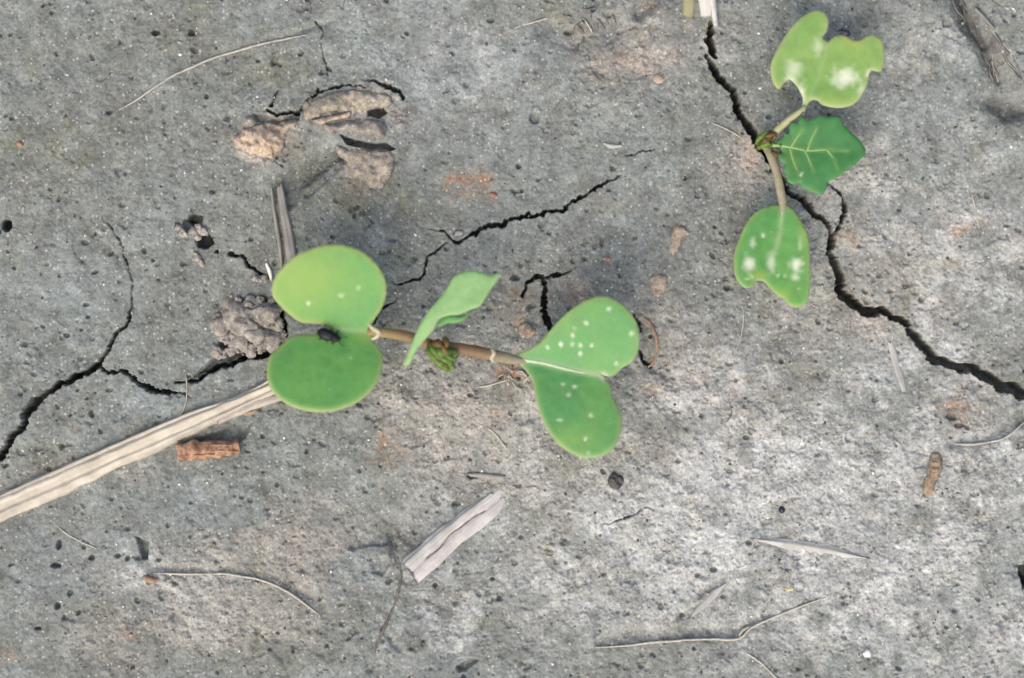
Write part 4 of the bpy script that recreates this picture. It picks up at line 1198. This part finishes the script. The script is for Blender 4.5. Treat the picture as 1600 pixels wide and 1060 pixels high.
# ----------------------------------------------------------------- clods
cl = chip('soil_clod', 'lifted tan slab of crust with a dark gap under its edge', 'clod', [(472, 168), (480, 158), (505, 150), (535, 140), (570, 140), (600, 146), (618, 158), (606, 168), (588, 172), (570, 176), (545, 182), (520, 178), (498, 184), (476, 188)], 8, 'clod_tan',
          step=2.6, round_px=12, grow=.7, rough=6, rl=20, seed=21, tilt=(0.0, 0.06))
lump('flake', [(486, 188), (505, 182), (530, 178), (548, 174), (545, 184), (520, 190), (500, 196)], 9, M['clod_orange'], cl, 2.4, rough=5, rl=10, seed=22, round_px=9)
chip('soil_clod', 'crumbly orange clod left of the lifted crust slab', 'clod', [(364, 224), (372, 208), (392, 196), (415, 192), (440, 188), (466, 184), (468, 198), (448, 210), (446, 226), (436, 240), (424, 252), (402, 246), (380, 240)], 8, 'clod_orange', step=2.4, round_px=22, grow=.8, rough=9, rl=16, seed=23)
chip('soil_clod', 'wedge-shaped tan clod below the dark slit of the crust slab', 'clod', [(522, 224), (545, 230), (575, 232), (604, 234), (616, 248), (614, 270), (602, 290), (586, 296), (566, 288), (546, 274), (540, 254), (528, 240)], 10, 'clod_tan', step=2.6, round_px=24, grow=.7, rough=7, rl=20, seed=24, tilt=(0.02, 0.05))
chip('soil_clod', 'grey rough clod between the crust slab and the wedge-shaped clod', 'clod', [(500, 196), (530, 190), (560, 186), (590, 190), (606, 198), (600, 214), (570, 214), (540, 206), (515, 210)], 9, 'clod_grey', step=2.6, round_px=16, grow=.8, rough=8, rl=16, seed=25)
chip('soil_clod', 'low round crumb at the tip of the orange clod', 'clod', ell(389, 191, 13, 11, 0, 10, .1, 26), 7, 'clod_grey', step=2.4, round_px=12, grow=.8, rough=3, rl=10, seed=26)
# knobbly cast of rounded crumbs
wc = empty('soil_clump', P(392, 505, gtop(392, 505, 14)))
tag(wc, 'knobbly clump of rounded soil crumbs left of the round cotyledon', 'clod')
zc = gtop(322, 470, 18) - 4
knob_meshes = []
for k in range(5):
    v, f = ico(3)
    nz3 = lambda wl, s_: (vnoise(v[:, 0] * 10 + 40 * k, v[:, 1] * 10, wl, s_) + vnoise(v[:, 1] * 10 + 9, v[:, 2] * 10 + 40 * k, wl, s_ + 1) + vnoise(v[:, 2] * 10, v[:, 0] * 10 + 40 * k, wl, s_ + 2))
    v = v * (1 + 0.26 * nz3(8.0, k) + 0.13 * nz3(3.6, k + 3) + 0.05 * nz3(1.7, k + 5))[:, None]
    m_ = bpy.data.meshes.new('crumb')
    m_.from_pydata([tuple(q) for q in v * S], [], f)
    m_.polygons.foreach_set('use_smooth', np.ones(len(m_.polygons), bool))
    m_.materials.append(M['clod_grey'])
    knob_meshes.append(m_)
knobs = [(346, 508, 14), (358, 530, 9), (366, 490, 17), (388, 476, 11), (406, 470, 8), (380, 508, 20), (398, 494, 15), (418, 488, 18), (436, 506, 10),
         (400, 520, 19), (424, 530, 14), (428, 508, 8), (378, 536, 15), (392, 546, 10), (362, 548, 9), (336, 550, 11), (352, 516, 7), (412, 506, 10), (424, 470, 7), (352, 490, 7), (438, 524, 7), (372, 470, 6), (410, 540, 9),
         (386, 490, 9), (372, 522, 8), (346, 528, 5), (402, 480, 6), (342, 494, 5), (388, 526, 7), (414, 522, 6), (396, 508, 7), (366, 510, 6)]
rk = np.random.default_rng(5)
for _ in range(46):
    knobs.append((394 + rk.normal(0, 26), 508 + rk.normal(0, 24), rk.uniform(2.5, 6)))
for i, (x, y, r) in enumerate(knobs):
    o = bpy.data.objects.new('crumb', knob_meshes[i % 5])
    col.objects.link(o)
    rs = random.Random(i)
    hgt = 8 * math.exp(-((x - 395) ** 2 + (y - 505) ** 2) / 1300.0)
    o.location = P(x, y, zc + r * 0.15 + hgt + (3 if r < 6.1 else 0))
    o.scale = (r * rs.uniform(.95, 1.35), r * rs.uniform(.8, 1.1), r * 0.7)
    o.rotation_euler = (rs.uniform(-.3, .3), rs.uniform(-.3, .3), rs.uniform(0, 6))
    put_under(o, wc)
# crumbs in the two-holed pit
def crumb_thing(label, spots, mat='crumb', cat='crumb'):
    o0 = empty('soil_crumb', P(spots[0][0], spots[0][1], gtop(spots[0][0], spots[0][1], 10)))
    tag(o0, label, cat)
    for i, (x, y, r, dz) in enumerate(spots):
        o = bpy.data.objects.new('crumb', knob_meshes[(i + 2) % 5]); col.objects.link(o)
        o.location = P(x, y, gtop(x, y, 14) + dz); o.scale = (r * 1.15, r * 0.9, r * .8); o.rotation_euler = (0, 0, i * 1.3)
        put_under(o, o0)
crumb_thing('pale crumbs bridging the double hole in the crust', [(303, 362, 7, 0), (312, 357, 8, 0), (319, 362, 7, -1), (309, 370, 6, -2), (286, 364, 7, 2), (279, 356, 5, 1)])
crumb_thing('small pale crumbs just below the double hole', [(309, 404, 6, 2), (315, 410, 5, 2), (306, 398, 4, 2)])
crumb_thing('row of tiny round crumbs above the knobbly clump', [(399, 436, 5, 2), (414, 435, 5.5, 2), (407, 438, 3, 2)])

# ----------------------------------------------------------------- fine roots and fibres
fibre('root_fibre', [(186, 172), (215, 155), (262, 122), (310, 98), (372, 78), (430, 64), (482, 54)], 2.6, M['fibre'], 'long thin pale root across the dark soil above the orange clod', 'root', sink=.1)
fibre('root_fibre', [(240, 896), (300, 898), (360, 899), (405, 908), (450, 928), (500, 962)], 2.4, M['fibre'], 'thin curved root arching over the tan soil below the straw stalk', 'root', sink=.2)
br = empty('branching_root', P(1160, 994, gtop(1160, 994, 8)))
tag(br, 'long pale branching root winding across the light soil', 'root')
rt = fibre('root', [(930, 1012), (990, 1008), (1060, 1000), (1110, 996), (1155, 996), (1176, 978), (1215, 962), (1262, 944), (1290, 934)], 2.1, M['fibre'], None, parent=br, sink=.15)
fibre('rootlet', [(1155, 996), (1160, 985), (1176, 978)], 2.4, M['fibre'], None, parent=br, sink=.1)
fibre('root_fibre', [(1165, 1020), (1190, 1036), (1225, 1070)], 2.2, M['fibre'], 'short pale root below the fork of the branching root', 'root', sink=.1)
fibre('root_fibre', [(612, 836), (620, 868), (624, 900), (618, 930), (604, 970), (588, 1006), (584, 1030)], 2.6, M['fibre_dark'], 'dark bent fibre hugging the lower end of the cracked straw piece', 'root', sink=.3)
fibre('root_fibre', [(290, 584), (291, 610), (282, 640), (262, 660), (238, 676)], 1.5, M['fibre'], 'hair-thin pale fibre hanging over the left crack to the straw', 'root', sink=0, lift=2)
fibre('root_fibre', [(1605, 656), (1570, 684), (1530, 694), (1490, 694)], 2.6, M['fibre'], 'pale root edge curving towards the rusty stain below the long crack', 'root', sink=.3)
fibre('root_fibre', [(1518, 302), (1525, 330), (1532, 362)], 1.8, M['fibre'], 'short straight pale fibre on the grey soil above the long crack', 'root', sink=.2)
fibre('root_fibre', [(1112, 192), (1135, 203), (1160, 216)], 1.4, M['fibre'], 'hair-thin fibre left of the bud of the nibbled seedling', 'root', sink=0, lift=1)
fibre('root_fibre', [(1138, 138), (1148, 133), (1156, 129)], 1.7, M['fibre'], 'tiny pale fibre bridging the upper crack', 'root', sink=0, lift=2)
fibre('root_fibre', [(1158, 470), (1162, 500), (1158, 530), (1146, 556)], 1.4, M['fibre'], 'thin fibre below the bitten cotyledon', 'root', sink=.2)
fibre('root_fibre', [(1000, 492), (1020, 512), (1027, 540), (1022, 566), (1012, 574)], 4.5, M['brown_chip'], 'curved brown root stub right of the heart-shaped cotyledon', 'root', sink=.4)
fibre('root_fibre', [(1135, 660), (1142, 646), (1140, 632)], 1.4, M['fibre_dark'], 'tiny dark curled fibre on the pale soil below the bitten leaf', 'root', sink=.2)
fibre('root_fibre', [(798, 46), (830, 36), (858, 28)], 2.2, M['fibre'], 'pale fibre left of the tan tuft at the top', 'root', sink=.3)
fibre('root_fibre', [(910, 28), (918, 40), (926, 52)], 1.8, M['fibre'], 'short pale fibre in the tan tuft', 'root', sink=.1, lift=2)
fibre('root_fibre', [(745, 606), (770, 600), (795, 592)], 2.0, M['fibre'], 'short pale fibre below the bud of the two-lobed seedling', 'root', sink=.2)
fibre('root_fibre', [(760, 668), (775, 680), (792, 702)], 1.8, M['fibre'], 'thin pale fibre left of the heart-shaped cotyledon tip', 'root', sink=.2)
fibre('root_fibre', [(70, 806), (110, 838), (152, 858)], 1.6, M['fibre'], 'thin pale fibre on blue-grey soil below the straw stalk', 'root', sink=.2)
# dead fibres matted in the trench
ft = empty('fibre_mat', P(1535, 50, gtop(1535, 50)))
tag(ft, 'mat of dead brownish fibres lying in the dark trench', 'dead fibres')
rs = np.random.default_rng(77)
for k in range(34):
    t0 = rs.uniform(0, 1)
    x0 = 1503 + 66 * t0 + rs.normal(0, 12); y0 = -12 + 115 * t0 + rs.normal(0, 6)
    L = rs.uniform(25, 60); a = math.radians(62 + rs.normal(0, 14))
    x1 = x0 + L * math.cos(a); y1 = y0 + L * math.sin(a)
    fibre('fibre', [(x0, y0), ((x0 + x1) / 2 + rs.normal(0, 4), (y0 + y1) / 2 + rs.normal(0, 3)), (x1, y1)], rs.uniform(.9, 2.2), M['fibre_dead' if k % 7 else 'fibre'], None, parent=ft, sink=.4, lift=rs.uniform(-2, 1))
ft = empty('fibre_mat', P(810, 590, gtop(810, 590)))
tag(ft, 'little tuft of curly tan rootlets below the stalk of the heart-shaped cotyledon', 'dead fibres')
for k in range(16):
    x0 = 800 + rs.normal(0, 12); y0 = 592 + rs.normal(0, 12); a = rs.uniform(0, 6.28); L = rs.uniform(8, 20)
    fibre('fibre', [(x0, y0), (x0 + L * .5 * math.cos(a) + rs.normal(0, 3), y0 + L * .5 * math.sin(a) + rs.normal(0, 3)), (x0 + L * math.cos(a + .5), y0 + L * math.sin(a + .5))], rs.uniform(.8, 1.5), M['fibre' if k % 3 else 'fibre_dark'], None, parent=ft, sink=0, lift=rs.uniform(0, 3))
ft = empty('fibre_mat', P(920, 40, gtop(920, 40)))
tag(ft, 'tuft of broken dark and tan plant bits above the tan crumbly patch', 'dead fibres')
for k in range(18):
    x0 = 918 + rs.normal(0, 22); y0 = 34 + rs.normal(0, 18); a = math.radians(60 + rs.normal(0, 35)); L = rs.uniform(8, 24)
    fibre('fibre', [(x0, y0), (x0 + L * .5 * math.cos(a), y0 + L * .5 * math.sin(a)), (x0 + L * math.cos(a), y0 + L * math.sin(a))], rs.uniform(.8, 1.6), M['fibre_dead' if k % 2 else 'fibre_dark'], None, parent=ft, sink=0.1, lift=rs.uniform(0, 2))

# ----------------------------------------------------------------- loose grains nobody could count
def scatter(name, n, rmin, rmax, mat, label, cat, seed, dens=None, power=2.5, flat=.7, sub=0, sink=.35):
    rs = np.random.default_rng(seed)
    v0, f0 = ico(sub)
    VV = []; FF = []
    k = 0
    cxs = rs.uniform(-30, 1630, n * 4); cys = rs.uniform(-30, 1090, n * 4)
    keep = np.ones(n * 4, bool) if dens is None else rs.random(n * 4) < dens(cxs, cys)
    cxs = cxs[keep][:n]; cys = cys[keep][:n]
    zz = gz(cxs, cys)
    lo = gz(cxs + 4, cys); ok = np.abs(lo - zz) < 8
    for x, y, z, g in zip(cxs, cys, zz, ok):
        if not g:
            continue
        r = rmin + (rmax - rmin) * rs.random() ** power
        jv = v0 * (1 + rs.uniform(-.28, .28, (len(v0), 1))) * np.array([r * rs.uniform(.8, 1.4), r * rs.uniform(.7, 1.1), r * flat])
        a = rs.uniform(0, 6.28); c_, s_ = math.cos(a), math.sin(a)
        q = np.column_stack([x + jv[:, 0] * c_ - jv[:, 1] * s_, y + jv[:, 0] * s_ + jv[:, 1] * c_])
        VV.append(P_arr(q, z + jv[:, 2] + r * flat * (1 - 2 * sink)))
        FF += [(a_ + k, c2 + k, b_ + k) for a_, b_, c2 in f0]
        k += len(v0)
    o = mesh_obj(name, np.vstack(VV), FF, mat)
    return tag(o, label, cat, kind='stuff')
def dens_loose(x, y):
    i = np.clip(np.searchsorted(gx, x), 0, NX - 1); j = np.clip(np.searchsorted(gy, y), 0, NY - 1)
    return np.clip(crumbly[j, i], 0.1, 1)
scatter('sand_grains', 260, 0.9, 2.8, M['sand'], 'scattered glinting white sand grains on the crust', 'sand', 1)
scatter('soil_crumbs', 1500, 0.9, 3.2, M['crumb'], 'loose grey crumbs strewn over the crust', 'crumbs', 2, dens_loose)
scatter('tan_crumbs', 700, 0.9, 3.2, M['crumb_tan'], 'loose tan crumbs strewn over the rough crust', 'crumbs', 3, lambda x, y: dens_loose(x, y) ** 2)
scatter('dark_grains', 500, 0.9, 2.6, M['dark_grain'], 'scattered dark grains on the crust', 'dark_specks', 4)
